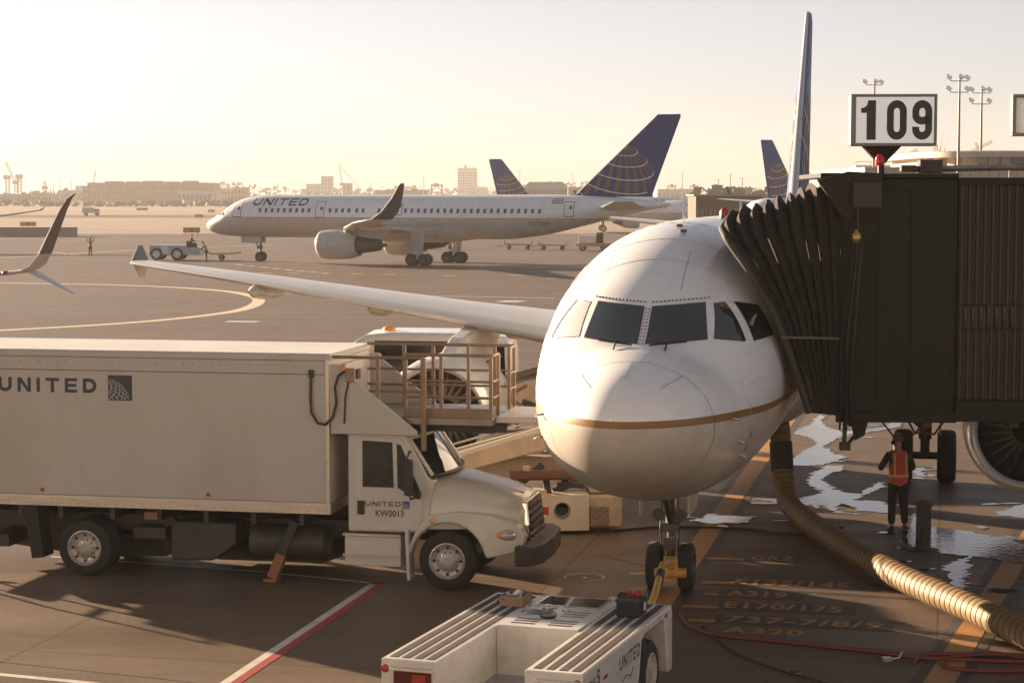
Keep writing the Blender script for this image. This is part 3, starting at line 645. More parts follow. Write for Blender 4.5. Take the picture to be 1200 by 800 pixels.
def build_truck():
    t = thing('box_truck', 'white box truck with globe logo, railed front platform and long cargo box at left', 'truck', (-.82, 31.68, 0), R(-11.1))
    yn, yf = -1.2, 1.2
    # cargo box
    b = MB(); b.box(-9.2, -1.87, yn, yf, 1.34, 3.60); box = b.build('cargo_box', TRK, t, bev=.015)
    b = MB(); b.box(-9.22, -1.85, yn - .012, yf + .012, 3.60, 3.70); b.build('roof_rail', TRK, box, bev=.02)
    b = MB(); b.box(-9.2, -1.87, yn + .05, yf - .05, 3.70, 3.715); b.build('roof_skin', mat('roof_skin_paint', (.66, .64, .60), .5, var=.05, scale=.8, dirt=(.4, .34, .28), damt=.35), box)
    b = MB()
    for z in (1.17, 1.21, 1.25, 1.29): b.box(-9.2, -1.86, yn - .014, yn + .03, z, z + .034)
    b.box(-9.2, -1.86, yn + .001, yf - .001, 1.16, 1.338); b.build('bottom_rail', ALU, box)
    b = MB()
    for x in (-1.87, -9.2): b = MB(); b.box(x - .06 if x > -5 else x, x if x > -5 else x + .06, yn - .018, yn + .02, 1.3, 3.62); b.build('corner_post', ALU, box, bev=.006)
    b = MB()
    x = -9.1
    while x < -1.95:
        for z in (3.52, 3.43): 
            if z > 3.5: b.lathe((x, yn, z), (0, -1, 0), [(0, .012), (.006, .010), (.008, .001)], 6)
        b.lathe((x + .05, yn - .014, 1.21), (0, -1, 0), [(0, .012), (.006, .010), (.008, .001)], 6); x += .155
    stuff(b.build('rivets', STEEL, box))
    b = MB(); b.beam((-9.1, yn - .001, 3.385), (-1.95, yn - .001, 3.385), .004, .012); b.build('panel_seam_strip', SEAM, box)
    b = MB()
    for x in (-6.75, -3.9, -8.9): b.lathe((x, yn - .001, 1.42 + (.0)), (0, -1, 0), [(0, .035), (.014, .03), (.018, .001)], 14)
    b.build('marker_reflector', RED, box)
    ps, L = word('UNITED', .42, .25, 1.0)
    H_ = .235; x1 = -5.78
    decal(ps, lambda u, v: V((x1 - L * H_ + u * H_, yn - .003, 3.02 + v * H_)), 'lettering', LETTER, box)
    # square globe logo: dark plate with light grid
    lx0, lz0, sz = -5.58, 2.905, .41
    b = MB(); b.poly([V((lx0 + a * sz, yn - .003, lz0 + c * sz)) for a, c in ((0, 0), (1, 0), (1, 1), (0, 1))]); lg = b.build('globe_logo', LETTER, box, recalc=False)
    wl, gl = globe(lx0 + .0, lz0 - .02, .37, pole=(-.35, .62, .70), lats=range(-72, 90, 12), lw=2.2, bands=26, meridians=True, step=3, inside=lambda u, v: lx0 + .006 < u < lx0 + sz - .006 and lz0 + .006 < v < lz0 + sz - .006)
    for g in wl: decal(g, lambda u, v: V((u, yn - .006, v)), 'globe_line', TRK, lg)
    for g in gl: decal(g, lambda u, v: V((u, yn - .009, v)), 'globe_line', TRK, lg)
    # black control cable looped on the box side
    b = MB(); b.tube([(-2.16, yn - .03, 3.37), (-2.17, yn - .04, 3.0), (-2.15, yn - .05, 2.78), (-2.05, yn - .06, 2.62), (-1.92, yn - .06, 2.60), (-1.80, yn - .05, 2.72), (-1.74, yn - .05, 2.95), (-1.76, yn - .06, 3.2), (-1.70, yn - .07, 3.38), (-1.6, yn - .06, 3.45), (-1.5, yn - .04, 3.42)], .022, 8); b.build('control_cable', HOSEB, t, smooth=60)
    b = MB(); b.box(-2.2, -2.12, yn - .05, yn - .001, 3.34, 3.46); b.build('cable_socket', BLACK, t, bev=.008)
    # front gussets over the cab and the box front
    for y0, y1 in ((yn, yn + .05), (yf - .05, yf)):
        b = MB(); b.prism([(-1.85, 3.55), (-1.68, 3.55), (-1.60, 3.42), (-.45, 2.52), (-.45, 2.45), (-1.85, 2.45)], lambda u, v, w_: V((u, w_, v)), y0, y1); b.build('platform_gusset', TRK, t, bev=.008)
    b = MB(); b.tube([(-1.52, yn - .03, 3.40), (-1.6, yn - .03, 3.05), (-1.62, yn - .03, 2.62)], .014, 6); b.build('conduit', BLACK, t)
    b = MB(); b.box(-1.58, -1.44, yn - .09, yn - .002, 3.28, 3.5); j = b.build('junction_box', RAILP, t, bev=.01)
    b = MB(); b.lathe((-1.62, yn - .05, 3.46), (0, 0, 1), [(0, .05), (.05, .05), (.09, .03), (.095, .001)], 12); b.build('marker_lamp', ORANGE, j, smooth=50)
    b = MB(); b.box(-1.845, -1.80, -.5, .5, 2.62, 3.5); d = b.build('front_door', ALU, t)
    b = MB(); b.box(-1.80, -1.77, -.3, -.1, 3.2, 3.36); b.build('door_window', BLACK, d); b = MB(); b.box(-1.80, -1.77, .1, .3, 3.2, 3.36); b.build('door_window', BLACK, d)
    # platform
    b = MB(); b.box(-1.82, .72, -1.02, 1.05, 2.60, 2.72); p = b.build('platform_deck', DECKP, t, bev=.012)
    b = MB(); b.box(.725, 1.55, -.80, .85, 2.63, 2.725); b.build('sliding_bridge', ALU, t, bev=.01)
    b = MB()
    for k in range(14): b.box(.75 + k * .055, .775 + k * .055, -.75, .8, 2.725, 2.732)
    stuff(b.build('anti_slip_ribs', ALU, t))
    b = MB(); b.tube([(1.62, -.85, 2.64), (1.62, .9, 2.64)], .085, 16); b.build('bumper_roller', mat('tan_bumper_foam', (.40, .31, .24), .7, var=.2, scale=8), t, smooth=50)
    b = MB(); b.tube([(1.60, -.62, 2.6), (1.66, -.62, 2.05)], .022, 8); b.build('prop_rod', ORANGE_, t)
    b = MB(); b.beam((-1.7, -.75, 2.55), (.9, -.75, 2.55), .07, .14); b.beam((-1.7, .75, 2.55), (.9, .75, 2.55), .07, .14); b.box(.3, .7, -.8, .8, 2.46, 2.60); b.build('platform_frame', DARK, t)
    def rail(pts, z0, z1, posts, r=.026, mids=(.5,)):
        b = MB()
        top = [V((x, y, z1)) for x, y in pts]
        b.tube(top, r, 8)
        for m_ in mids: b.tube([V((x, y, z0 + (z1 - z0) * m_)) for x, y in pts], r * .8, 8)
        g = b.build('guard_rail', RAILP, t, smooth=50)
        for x, y in posts:
            b = MB(); b.beam((x, y, z0 - .05), (x, y, z1), .055, .055); b.build('rail_post', RAILP, g, bev=.004)
        return g
    rail([(-1.84, -1.1), (-.36, -1.1)], 2.6, 3.66, [(-1.1, -1.1), (-.38, -1.1)])
    b = MB(); b.beam((-.36, -1.1, 2.2), (-.36, -1.1, 3.66), .07, .07); b.build('rail_post', RAILP, t, bev=.005)
    rail([(-.72, -.92), (.70, -.92)], 2.72, 3.70, [(-.7, -.92), (-.12, -.92), (.32, -.92), (.68, -.92)], mids=(.32, .58))
    rail([(-1.84, .98), (.70, .98)], 2.72, 3.72, [(-1.2, .98), (-.7, .98), (-.1, .98), (.35, .98), (.68, .98)], mids=(.32, .58))
    rail([(.70, -.92), (.70, -.45)], 2.72, 3.70, [(.70, -.45)], mids=(.32, .58))
    rail([(.70, .45), (.70, .98)], 2.72, 3.72, [(.70, .45)], mids=(.32, .58))
    b = MB(); b.box(-.70, .70, -.945, -.90, 2.72, 2.86); b.build('toe_board', RAILP, t)
    # cab
    cab = MB(); sil = [(-1.62, .88), (-.36, .88), (-.28, 1.2), (-.22, 1.72), (-.30, 1.76), (-.66, 2.42), (-.80, 2.47), (-1.60, 2.50), (-1.62, 2.4)]
    n = len(sil); rings = []
    for y, s_, dz in ((-1.03, 1, 0), (-1.05, 1, 0), (1.05, 1, 0), (1.03, 1, 0)):
        rings.append([V((u, y, v)) for u, v in sil])
    cab.loft(rings[1:3], True, True); c = cab.build('cab', CABW, t, smooth=25, bev=.03)
    yy = lambda z: -1.05
    def side(poly, name, m, par, off, th=.012, far=False):
        b = MB()
        for sg in ((1, -1) if far else (1,)):
            o_ = [V((u, sg * (yy(v) - off - th), v)) for u, v in poly]; i_ = [V((u, sg * (yy(v) - off), v)) for u, v in poly]; k = len(poly)
            b.add(i_ + o_, [list(range(k)), list(range(2 * k - 1, k - 1, -1))] + [(q, (q + 1) % k, k + (q + 1) % k, k + q) for q in range(k)])
        return b.build(name, m, par, bev=.004)
    door = side([(-1.50, .92), (-.42, .92), (-.40, 1.25), (-.36, 1.70), (-.74, 2.38), (-1.50, 2.40)], 'cab_door', CABW, t, .002, .016)
    side([(-1.37, 1.60), (-.86, 1.60), (-.88, 2.32), (-1.37, 2.34)], 'door_window', GLASS, door, .018, .006)
    side([(-.80, 1.60), (-.46, 1.42), (-.44, 1.58), (-.74, 2.28), (-.81, 2.30)], 'vent_window', GLASS, door, .018, .006)
    side([(-1.455, 1.16), (-1.34, 1.16), (-1.34, 1.38), (-1.455, 1.38)], 'door_handle', BLACK, door, .018, .02)
    ps, L = word('UNITED', .34, .2, 1.2); H_ = .075
    decal(ps, lambda u, v: V((-1.33 + u * H_, -1.072, 1.30 + v * H_)), 'lettering', LETTER, door)
    decal(font_polys('KW0013', .012), lambda u, v: V((-1.16 + u * .46, -1.072, 1.135 + v * .105)), 'lettering', LETTER, door)
    b = MB(); b.poly([V((-.72 + a * .115, -1.0715, 1.265 + q * .125)) for a, q in ((0, 0), (1, 0), (1, 1), (0, 1))]); lg = b.build('globe_logo', mat('blue_logo', (.03, .09, .25), .4), door, recalc=False)
    wl, gl = globe(-.72, 1.26, .11, pole=(-.35, .62, .7), lats=range(-72, 90, 18), lw=3, bands=18, meridians=True, step=6, inside=lambda u, v: -.718 < u < -.607 and 1.267 < v < 1.388)
    for k, g in enumerate(wl + gl): decal(g, lambda u, v: V((u, -1.074 - (.002 if k >= len(wl) else 0), v)), 'globe_line', CABW, lg)
    # windscreen
    b = MB(); g = []
    for j in range(5):
        q = j / 4; x = -.245 - .39 * q; z = 1.80 + .58 * q
        for i in range(9):
            y = -1 + 2 * i / 8; g.append(V((x + .20 * (1 - y * y) * (1 - .3 * q), y * (1.0 - .05 * q), z)))
    b.add(g, [(j * 9 + i, j * 9 + i + 1, (j + 1) * 9 + i + 1, (j + 1) * 9 + i) for j in range(4) for i in range(8)])
    ws = b.build('windscreen', GLASS, t, smooth=60)
    b = MB(); b.tube([g[i] + V((.01, 0, -.01)) for i in range(9)], .03, 6); b.build('windscreen_gasket', BLACK, ws)
    b = MB()
    for sg in (0, 8): b.tube([g[j * 9 + sg] for j in range(5)], .035, 8)
    b.tube([g[36 + i] for i in range(9)], .035, 8); b.build('windscreen_frame', CABW, ws, smooth=60)
    b = MB(); b.box(-1.55, -.95, -.9, .9, 1.0, 1.75); b.build('cab_interior', BLACK, t)
    # hood
    b = MB(); rings = []
    for x, hw, zt, zs in ((-.32, 1.02, 1.78, 1.25), (0, .98, 1.74, 1.25), (.4, .90, 1.66, 1.2), (.8, .82, 1.56, 1.15), (1.08, .74, 1.47, 1.1), (1.17, .66, 1.40, 1.05)):
        pr = []
        for y_, z_ in ((-1, 0), (-1, .35), (-.97, .62), (-.86, .84), (-.66, .95), (-.30, 1.0), (0, 1.02), (.30, 1.0), (.66, .95), (.86, .84), (.97, .62), (1, .35), (1, 0)): pr.append(V((x, y_ * hw, .95 + (zt - .95) * z_)))
        rings.append(pr)
    b.loft(rings, True, True, True); b.build('hood', CABW, t, smooth=50)
    b = MB(); b.tube([(-.3, -.45, 1.76), (.4, -.40, 1.645), (1.1, -.30, 1.47)], .012, 6); b.tube([(-.3, .45, 1.76), (.4, .40, 1.645), (1.1, .30, 1.47)], .012, 6); b.build('hood_crease', CABW, t)
    # fenders with wheel arch
    arch = [(.02 + .60 * math.cos(R(a)), .47 + .60 * math.sin(R(a))) for a in range(180, -1, -12)]
    poly = [(-.66, .58), (-.62, .47)] + arch[1:-1] + [(.64, .52), (1.18, .62), (1.22, .86), (1.12, 1.06), (.70, 1.20), (.15, 1.24), (-.32, 1.16), (-.50, .92)]
    for sg in (-1, 1):
        b = MB(); b.prism(poly, lambda u, v, w_: V((u, sg * (w_ - max(0, u - .5) * .22), v)), .80, 1.14); b.build('fender', CABW, t, smooth=30, bev=.03)
        b = MB(); b.lathe((1.02, sg * 1.04, .90), (.75, sg * .66, .05), [(-.05, .17), (.0, .16), (.035, .12), (.05, .001)], 18)
        M_ = Matrix.Scale(.62, 4, V((0, 0, 1)))
        b.v = [(x, y, .90 + (z - .90) * .55) for x, y, z in b.v]; hl = b.build('headlight', LAMPG, t, smooth=60)
        b = MB(); b.lathe((.90, sg * 1.11, .90), (.4, sg * .92, .02), [(-.05, .09), (.0, .085), (.02, .05), (.028, .001)], 14); b.v = [(x, y, .90 + (z - .90) * .6) for x, y, z in b.v]; b.build('turn_signal', AMBER, hl, smooth=60)
        b = MB(); b.lathe((-.22, sg * 1.135, 1.10), (0, sg, 0), [(0, .05), (.02, .045), (.03, .001)], 10); b.build('side_marker', AMBER, t)
        # mirror
        b = MB(); b.box(-.62, -.50, sg * 1.30 - .09, sg * 1.30 + .09, 1.52, 2.08); m = b.build('mirror', BLACK, t, bev=.03)
        b = MB(); b.tube([(-.45, sg * 1.04, 1.47), (-.53, sg * 1.30, 1.46), (-.56, sg * 1.30, 1.55)], .016, 8); b.tube([(-.6, sg * 1.0, 2.2), (-.58, sg * 1.30, 2.12), (-.56, sg * 1.3, 2.06)], .016, 8); b.build('mirror_arm', BLACK, m)
        b = MB(); b.lathe((-.42, sg * 1.20, 1.52), (1, 0, 0), [(-.03, .06), (.02, .07), (.03, .001)], 14, True); b.build('convex_mirror', BLACK, m)
    # grille and bumper
    b = MB(); b.prism([(.62, 1.36), (.66, 1.0), (.58, .72), (-.58, .72), (-.66, 1.0), (-.62, 1.36)], lambda u, v, w_: V((1.10 + w_ + (1.36 - v) * .12, u, v)), 0, .10); g = b.build('grille', CHROME, t, bev=.02)
    b = MB()
    for k in range(5): 
        z = .80 + k * .11; b.beam((1.215 + (1.36 - z) * .12, -.50, z), (1.215 + (1.36 - z) * .12, .50, z), .01, .055)
    b.build('grille_bar', BLACK, g)
    b = MB(); b.prism([(1.10, -1.18), (1.36, -1.12), (1.50, -.8), (1.54, 0), (1.50, .8), (1.36, 1.12), (1.10, 1.18)], lambda u, v, w_: V((u, v, w_)), .42, .74); b.build('front_bumper', DARK, t, bev=.03)
    # chassis and running gear
    b = MB(); b.box(-9.0, 1.1, -.48, -.38, .68, .95); b.box(-9.0, 1.1, .38, .48, .68, .95)
    for x in (-8.5, -7.2, -5, -3.4, -2.0, -.6, .8): b.box(x, x + .1, -.38, .38, .70, .92)
    for x in (-8.8, -8, -7.2, -6.5, -5.6, -4.8, -4, -3.2, -2.4): b.box(x, x + .08, -1.15, 1.15, .96, 1.16)
    b.tube([(-6.06, -1.0, .47), (-6.06, 1.0, .47)], .14, 12); b.tube([(0, -1.0, .47), (0, 1.0, .47)], .09, 12); b.tube([(-6, 0, .5), (-.8, 0, .7)], .06, 8); b.build('chassis_frame', DARK, t)
    b = MB(); b.box(-1.66, -.74, -1.12, -.62, .34, .82); st = b.build('step_box', CABW, t, bev=.02)
    b = MB(); b.box(-1.68, -.74, -1.16, -1.125, .50, .535); b.box(-1.68, -.74, -1.15, -1.0, .825, .86); b.build('step_tread', ALU, st)
    b = MB(); b.prism([(-4.6, .30), (-4.6, .8), (-4.5, .94), (-3.5, .94), (-3.5, .6), (-3.9, .32)], lambda u, v, w_: V((u, w_, v)), -1.05, -.5); b.build('battery_box', DARK, t, bev=.03)
    b = MB(); b.lathe((-3.3, -.75, .62), (1, 0, 0), [(0, .24), (.02, .28), (1.25, .28), (1.27, .24)], 20, True, True); b.build('fuel_tank', DARK, t, smooth=50)
    b = MB(); b.box(-5.3, -4.75, -.9, .9, .62, .80); b.beam((-5.0, -.6, 1.1), (-4.5, -.6, .55), .1, .2); b.beam((-4.4, .6, 1.1), (-3.2, .6, .7), .1, .2); b.build('scissor_lift_arm', DARK, t)
    for y in (.1, .75): b = MB(); b.prism([(-8.7, .36), (-7.4, .2), (-6.6, .12), (-5.2, .14), (-4.7, .22), (-4.2, .12), (-2.4, .12), (-1.9, .3), (-1.7, .6), (-1.7, 1.1), (-8.7, 1.1)], lambda u, v, w_: V((u, w_, v)), y, y + .06); b.build('underbody_sun_block', DARK, t)  # dark plates added under the box to stop low sun passing beneath
    b = MB(); b.box(-5.0, -4.78, -1.18, -1.13, .98, 1.1); b.build('hazard_placard', mat('brown_placard', (.2, .1, .06), .5), t)
    for y in (-.98, .98):
        b = MB(); b.beam((-2.5, y, 1.0), (-2.85, y, .22), .16, .14); s_ = b.build('stabilizer_leg', DARK, t)
        b = MB(); b.beam((-2.74, y - .002, .46), (-2.90, y - .002, .08), .17, .16); b.box(-3.02, -2.80, y - .14, y + .14, .02, .07); b.build('stabilizer_foot', ORANGE_, s_)
    for y in (-1.0, 1.0):
        b = MB(); b.prism([(-6.85, 1.15), (-6.75, .3), (-6.95, .28), (-7.1, 1.15)], lambda u, v, w_: V((u, w_, v)), y - .2, y + .2); b.build('mud_flap', RUBBER, t)
        b = MB(); b.prism([(-.66, .95), (-.62, .15), (-.58, .15), (-.60, .95)], lambda u, v, w_: V((u, w_, v)), y - .18, y + .14); b.build('mud_flap', CABW, t)
    b = MB(); b.beam((-8.9, -.8, .9), (-7.9, -.8, .35), .12, .2); b.beam((-8.9, .8, .9), (-7.9, .8, .35), .12, .2); b.box(-9.35, -9.2, -1.1, 1.1, .55, .75); b.box(-7.75, -7.45, -1.0, 1.0, .42, .62); b.build('tail_lift', DARK, t)
    b = MB(); b.tube([(-9.3, -1.05, .5), (-9.6, -1.05, .5), (-9.9, -1.05, .9), (-9.9, -1.05, 1.6)], .03, 8); b.tube([(-9.3, -.5, .5), (-9.6, -.5, .5), (-9.9, -.5, .9), (-9.9, -.5, 1.6)], .03, 8); b.tube([(-9.9, -1.05, 1.6), (-9.9, -.5, 1.6)], .03, 8); b.tube([(-9.9, -1.05, 1.1), (-9.9, -.5, 1.1)], .03, 8); b.build('rear_ladder', STEEL, t)
    RIM = mat('wheel_rim_paint', (.42, .40, .37), .4, .3, var=.15, dirt=(.12, .09, .07), damt=.6)
    for y in (-.93, -.62, .62, .93): wheel(t, -6.06, y * 1.09, .47, .47, .27, (0, 1, 0), RIM, holes=abs(y) > .9, outer=1 if y > 0 else -1, seg=36)
    for y in (-1.02, 1.02): wheel(t, .02, y, .47, .47, .27, (0, 1, 0), RIM, holes=True, outer=1 if y > 0 else -1, seg=36)
    return t
ORANGE_ = mat('faded_orange_paint', (.26, .115, .05), .5, var=.2, dirt=(.2, .1, .06))

# ------------------------------------------------------------------ pushback tug in the foreground
TUGW = mat('tug_white_paint', (.66, .63, .58), .35, var=.04, scale=2, coat=.2, dirt=(.36, .28, .21), dscale=2.2, damt=.5)
GRIP = mat('brown_grip_tape', (.062, .04, .028), .9, var=.3, scale=20, bump=.4, bscale=120, dirt=(.2, .15, .1), dscale=4, damt=.4)
def build_tug():
    t = thing('aircraft_tug', 'low white aircraft tug with brown grip strips on its arms, nearest the camera', 'tug', (.76, 20.66, 0), R(71))
    z1 = 1.1; L = 3.85; W_ = 2.34; a = .66
    for y0, y1, nm in ((0, a, 'r'), (W_ - a, W_, 'l')):
        if nm == 'r':    # near side has the wheel arch
            arch = [(2.95 + .62 * math.cos(R(q)), .42 + .62 * math.sin(R(q))) for q in range(180, -1, -12)]
            arch = [(2.22, .28), (2.40, .95), (2.55, 1.0), (3.35, 1.0), (3.48, .95), (3.66, .28)]
            arch2 = [(.45, .28), (.62, .62), (1.15, .62), (1.32, .28)]
            poly = [(0, .28)] + arch2 + arch + [(L, .28), (L, z1 - .1), (L - .05, z1), (0, z1)]
            b = MB(); b.prism(poly, lambda u, v, w_: V((u, w_, v)), y0, y1); arm = b.build('side_arm', TUGW, t, bev=.018)
        else:
            b = MB(); b.box(0, L, y0, y1, .28, z1); arm = b.build('side_arm', TUGW, t, bev=.018)
        for k in range(4):
            c = y0 + .075 + k * .145
            b = MB(); b.box(.10, L - .12, c, c + .085, z1 + .0005, z1 + .005); b.build('grip_strip', GRIP, arm)
        # tail lamp with lid above
        yc = (y0 + y1) / 2 - .05
        b = MB(); b.box(-.03, .0, yc - .22, yc + .22, .76, .985); l = b.build('tail_light', mat('smoked_red_lens', (.10, .015, .012), .2, var=.3), arm, bev=.008)
        b = MB(); b.box(-.07, .0, yc - .26, yc + .26, .99, 1.02); b.build('lamp_hood', TUGW, l, bev=.006)
        b = MB(); b.box(-.034, -.03, yc - .16, yc + .0, .79, .95); b.build('lens_segment', RED, l)
        for yy_, zz_ in ((y1 - .05 if nm == 'l' else y0 + .06, .99),):
            b = MB(); b.lathe((0, yy_, zz_), (-1, 0, 0), [(0, .048), (.012, .044), (.016, .001)], 18); b.build('round_reflector', RED, arm)
        if nm == 'l':
            b = MB(); b.box(-.008, 0, y1 - .21, y1 - .165, .86, .96); b.build('reflector_tag', RED, arm)
            b = MB(); b.lathe((0, y1 - .13, .78), (-1, 0, 0), [(0, .025), (.01, .025), (.01, .001)], 12); b.build('bolt_hole', BLACK, arm)
            b = MB(); b.box(-.006, 0, y0 + .2, y0 + .36, .62, .68); b.build('reflector_tag', RED, arm)
    # middle: bed, bulkhead, engine cover
    b = MB(); b.box(.02, 1.97, a, W_ - a, .28, .52); b.build('rear_bed', mat('bed_plate', (.33, .35, .38), .3, .5, var=.12, scale=3, dirt=(.2, .18, .16)), t)
    b = MB(); b.box(1.97, L - .005, a + .002, W_ - a - .002, .28, z1 + .012); hood = b.build('engine_cover', TUGW, t, bev=.014)
    for k in range(4):
        for row in range(3):
            b = MB(); x = 2.13 + (k // 2) * .52 + row * .125; y = a + .14 + (k % 2) * .46
            for q in range(11): b.box(x, x + .055, y + q * .028, y + q * .028 + .015, z1 + .012, z1 + .0155)
            b.build('louver_row', BLACK, hood)
    for y in (a + .62, a + .84):
        b = MB()
        for q in range(9): b.box(1.955, 1.97, y - .0, y + .17, .62 + q * .042, .64 + q * .042)
        b.build('bulkhead_louver', TUGW, hood)
    b = MB(); b.box(1.945, 1.968, a + .10, a + .46, .56, .98); d = b.build('access_door', TUGW, hood, bev=.006)
    b = MB()
    for q in range(8): b.box(1.935, 1.945, a + .14, a + .42, .62 + q * .042, .64 + q * .042)
    b.build('door_louver', TUGW, d)
    b = MB(); b.lathe((1.945, a + .28, .76), (-1, 0, 0), [(0, .03), (.02, .025), (.022, .001)], 10); b.build('door_latch', STEEL, d)
    b = MB(); b.box(3.18, 3.78, a + .10, W_ - a - .06, z1 + .013, z1 + .022); h2 = b.build('cover_frame', METAL, t, bev=.004)
    b = MB(); b.box(3.24, 3.72, a + .15, W_ - a - .11, z1 + .0225, z1 + .026); b.build('cover_window', GLASS, h2)
    # writing on the near side
    ps, LL = word('UNITED', .34, .2, 1.05); H_ = .16
    decal(ps, lambda u, v: V((1.42 + u * H_ * .78, -.003, .80 + v * H_)), 'lettering', mat('grey_lettering', (.09, .08, .08), .5), t)
    b = MB(); b.poly([V((2.42 + p * .13, -.003, .80 + q * .17)) for p, q in ((0, 0), (1, 0), (1, 1), (0, 1))]); b.build('globe_logo', LETTER, t, recalc=False)
    decal(font_polys('ZONE', .012), lambda u, v: V((.10 + u * .36, -.003, .86 + v * .11)), 'lettering', bpy.data.materials['grey_lettering'], t)
    decal(font_polys('5', .03), lambda u, v: V((.52 + u * .11, -.003, .85 + v * .18)), 'lettering', bpy.data.materials['grey_lettering'], t)
    for x in (.78, 3.45):
        b = MB(); b.box(x, x + .14, -.006, 0, .86 if x < 2 else 1.0, .90 if x < 2 else 1.04); b.build('side_reflector', RED, t)
    wl, gl = globe(1.95, .66, .07, lats=(0,), lw=14, bands=2)
    b = MB(); b.tube([(1.55, -.004, .66), (1.7, -.004, .70), (1.9, -.004, .66), (2.0, -.004, .73), (1.85, -.004, .62)], .006, 4); b.build('scratched_mark', bpy.data.materials['grey_lettering'], t)
    RIM = mat('tug_rim_paint', (.45, .42, .38), .45, var=.15, dirt=(.15, .1, .08), damt=.5)
    for x in (.88, 2.95):
        r = .42 if x > 2 else .34
        for y in (.18, W_ - .18): wheel(t, x, y, r, r, .30, (0, 1, 0), RIM, outer=-1 if y < 1 else 1)
    b = MB(); b.box(.3, 3.7, .42, W_ - .42, .20, .279); b.build('chassis', DARK, t)
    b = MB(); b.prism([(2.3, .28), (2.45, .92), (3.42, .92), (3.6, .28)], lambda u, v, w_: V((u, w_, v)), .34, .36); b.build('wheel_well', BLACK, t)
    b = MB(); b.box(L, L + .12, .3, W_ - .3, .30, .62); b.box(L + .12, L + .3, W_ / 2 - .14, W_ / 2 + .14, .38, .5); b.build('front_bumper', DARK, t, bev=.02)
    return t
def tug_gear():
    T = Matrix.Translation((.76, 20.66, 0)) @ Matrix.Rotation(R(71), 4, 'Z')
    G = 'gear lying on the tug'
    p = T @ V((3.22, 1.86, 1.106)); q = thing('tool_tray', 'open tan tray of chain and tools on the left arm of the tug', 'tray', p, R(71), G); q.scale = (.74,) * 3
    b = MB(); b.box(-.26, .26, -.20, .20, 0, .015); 
    for c in ((-.26, -.245, -.20, .20), (.245, .26, -.20, .20), (-.245, .245, -.20, -.185), (-.245, .245, .185, .20)): b.box(c[0], c[1], c[2], c[3], .015, .17)
    b.build('tray', mat('tan_tray', (.30, .20, .13), .6, var=.2, dirt=(.12, .07, .04)), q)
    b = MB()
    for k in range(26):
        c = V((random.uniform(-.2, .2), random.uniform(-.15, .15), .03 + random.uniform(.05, .15))); d = V((random.uniform(-1, 1), random.uniform(-1, 1), random.uniform(-.3, .5))).normalized() * random.uniform(.04, .11)
        b.tube([c - d, c + d], random.uniform(.012, .026), 7)
    stuff(b.build('loose_tools', STEEL, q, smooth=50))
    b = MB(); b.tube([(-.12, 0, .17), (0, -.03, .20), (.1, -.06, .18)], [.03, .045, .03], 10); b.build('white_glove', WHITE, q, smooth=60)
    b = MB()
    for k in range(14):
        a = k / 13; c = V((.12 + .1 * math.sin(a * 9), .22 + .06 * k / 4, .02 if k > 3 else .14 - .03 * k)); b.tube([c + V((.025 * math.cos(s), .014 * math.sin(s), .006 * math.sin(2 * s + k))) for s in [2 * math.pi * i / 8 for i in range(9)]], .006, 5)
    stuff(b.build('chain_links', STEEL, q))
    p = T @ V((2.78, 1.36, 1.113)); q = thing('chain', 'rusty chain heap beside the tray on the tug cover', 'chain', p, R(71), G)
    b = MB()
    for k in range(34):
        c = V((random.gauss(0, .09), random.gauss(0, .12), .015 + abs(random.gauss(0, .018)))); th = random.uniform(0, 6.3); ti = random.uniform(-.6, .6)
        b.tube([c + V((.032 * math.cos(s) * math.cos(th) - .016 * math.sin(s) * math.sin(th), .032 * math.cos(s) * math.sin(th) + .016 * math.sin(s) * math.cos(th), .02 * ti * math.cos(s))) for s in [2 * math.pi * i / 8 for i in range(9)]], .006, 5)
    stuff(b.build('chain_links', STEEL, q))
    p = T @ V((2.55, 1.22, 1.113)); q = thing('saucer', 'black round lid resting by the chain on the tug cover', 'lid', p, 0, G)
    b = MB(); b.lathe((0, 0, 0), (0, 0, 1), [(0, .09), (.025, .10), (.03, .08), (.022, .001)], 20, True); b.build('lid', BLACK, q, smooth=40)
    p = T @ V((3.08, .32, 1.106)); q = thing('equipment_bag', 'black open case with red cloth on the right arm of the tug', 'case', p, R(71), G); q.scale = (.66,) * 3
    b = MB(); b.box(-.27, .27, -.22, .22, 0, .30); b.build('case', mat('black_case_fabric', (.012, .012, .013), .7, var=.3), q, bev=.02)
    b = MB(); b.box(-.29, -.05, -.24, .24, .27, .33); b.box(-.02, .02, -.235, .235, .05, .36); b.build('case_flap', BLACK, q, bev=.012)
    for x, y, c in ((.08, .08, RED), (.14, -.06, RED), (-.02, .16, BLACK)):
        b = MB(); rings = []
        for i, (r, z) in enumerate(((.13, .28), (.14, .33), (.10, .38), (.03, .40))): rings.append([V((x + r * math.cos(s) * (1 + .25 * math.sin(3 * s + i)), y + r * .8 * math.sin(s), z + .02 * math.sin(4 * s + x * 30))) for s in [2 * math.pi * k / 14 for k in range(14)]])
        b.loft(rings, True, True); b.build('folded_cloth', c, q, smooth=60)
    b = MB(); b.box(.0, .11, -.245, -.226, .08, .24); b.build('white_tag', WHITE, q)
    # yellow tow head bar from nose wheel down to the tug
    q = thing('tow_bar', 'yellow tow bar head sloping from the tug up to the nose wheel', 'tow bar', (2.02, 24.75, 0), 0)
    YEL = mat('chipped_yellow_paint', (.62, .34, .05), .4, var=.2, scale=8, dirt=(.25, .12, .04), dscale=6, damt=.6)
    b = MB(); b.tube([(-.32, -.35, .9), (-.12, .9, .98), (.10, 2.6, 1.02), (.40, 4.9, .62)], [.045, .05, .05, .06], 12); b.build('bar', YEL, q, smooth=50)
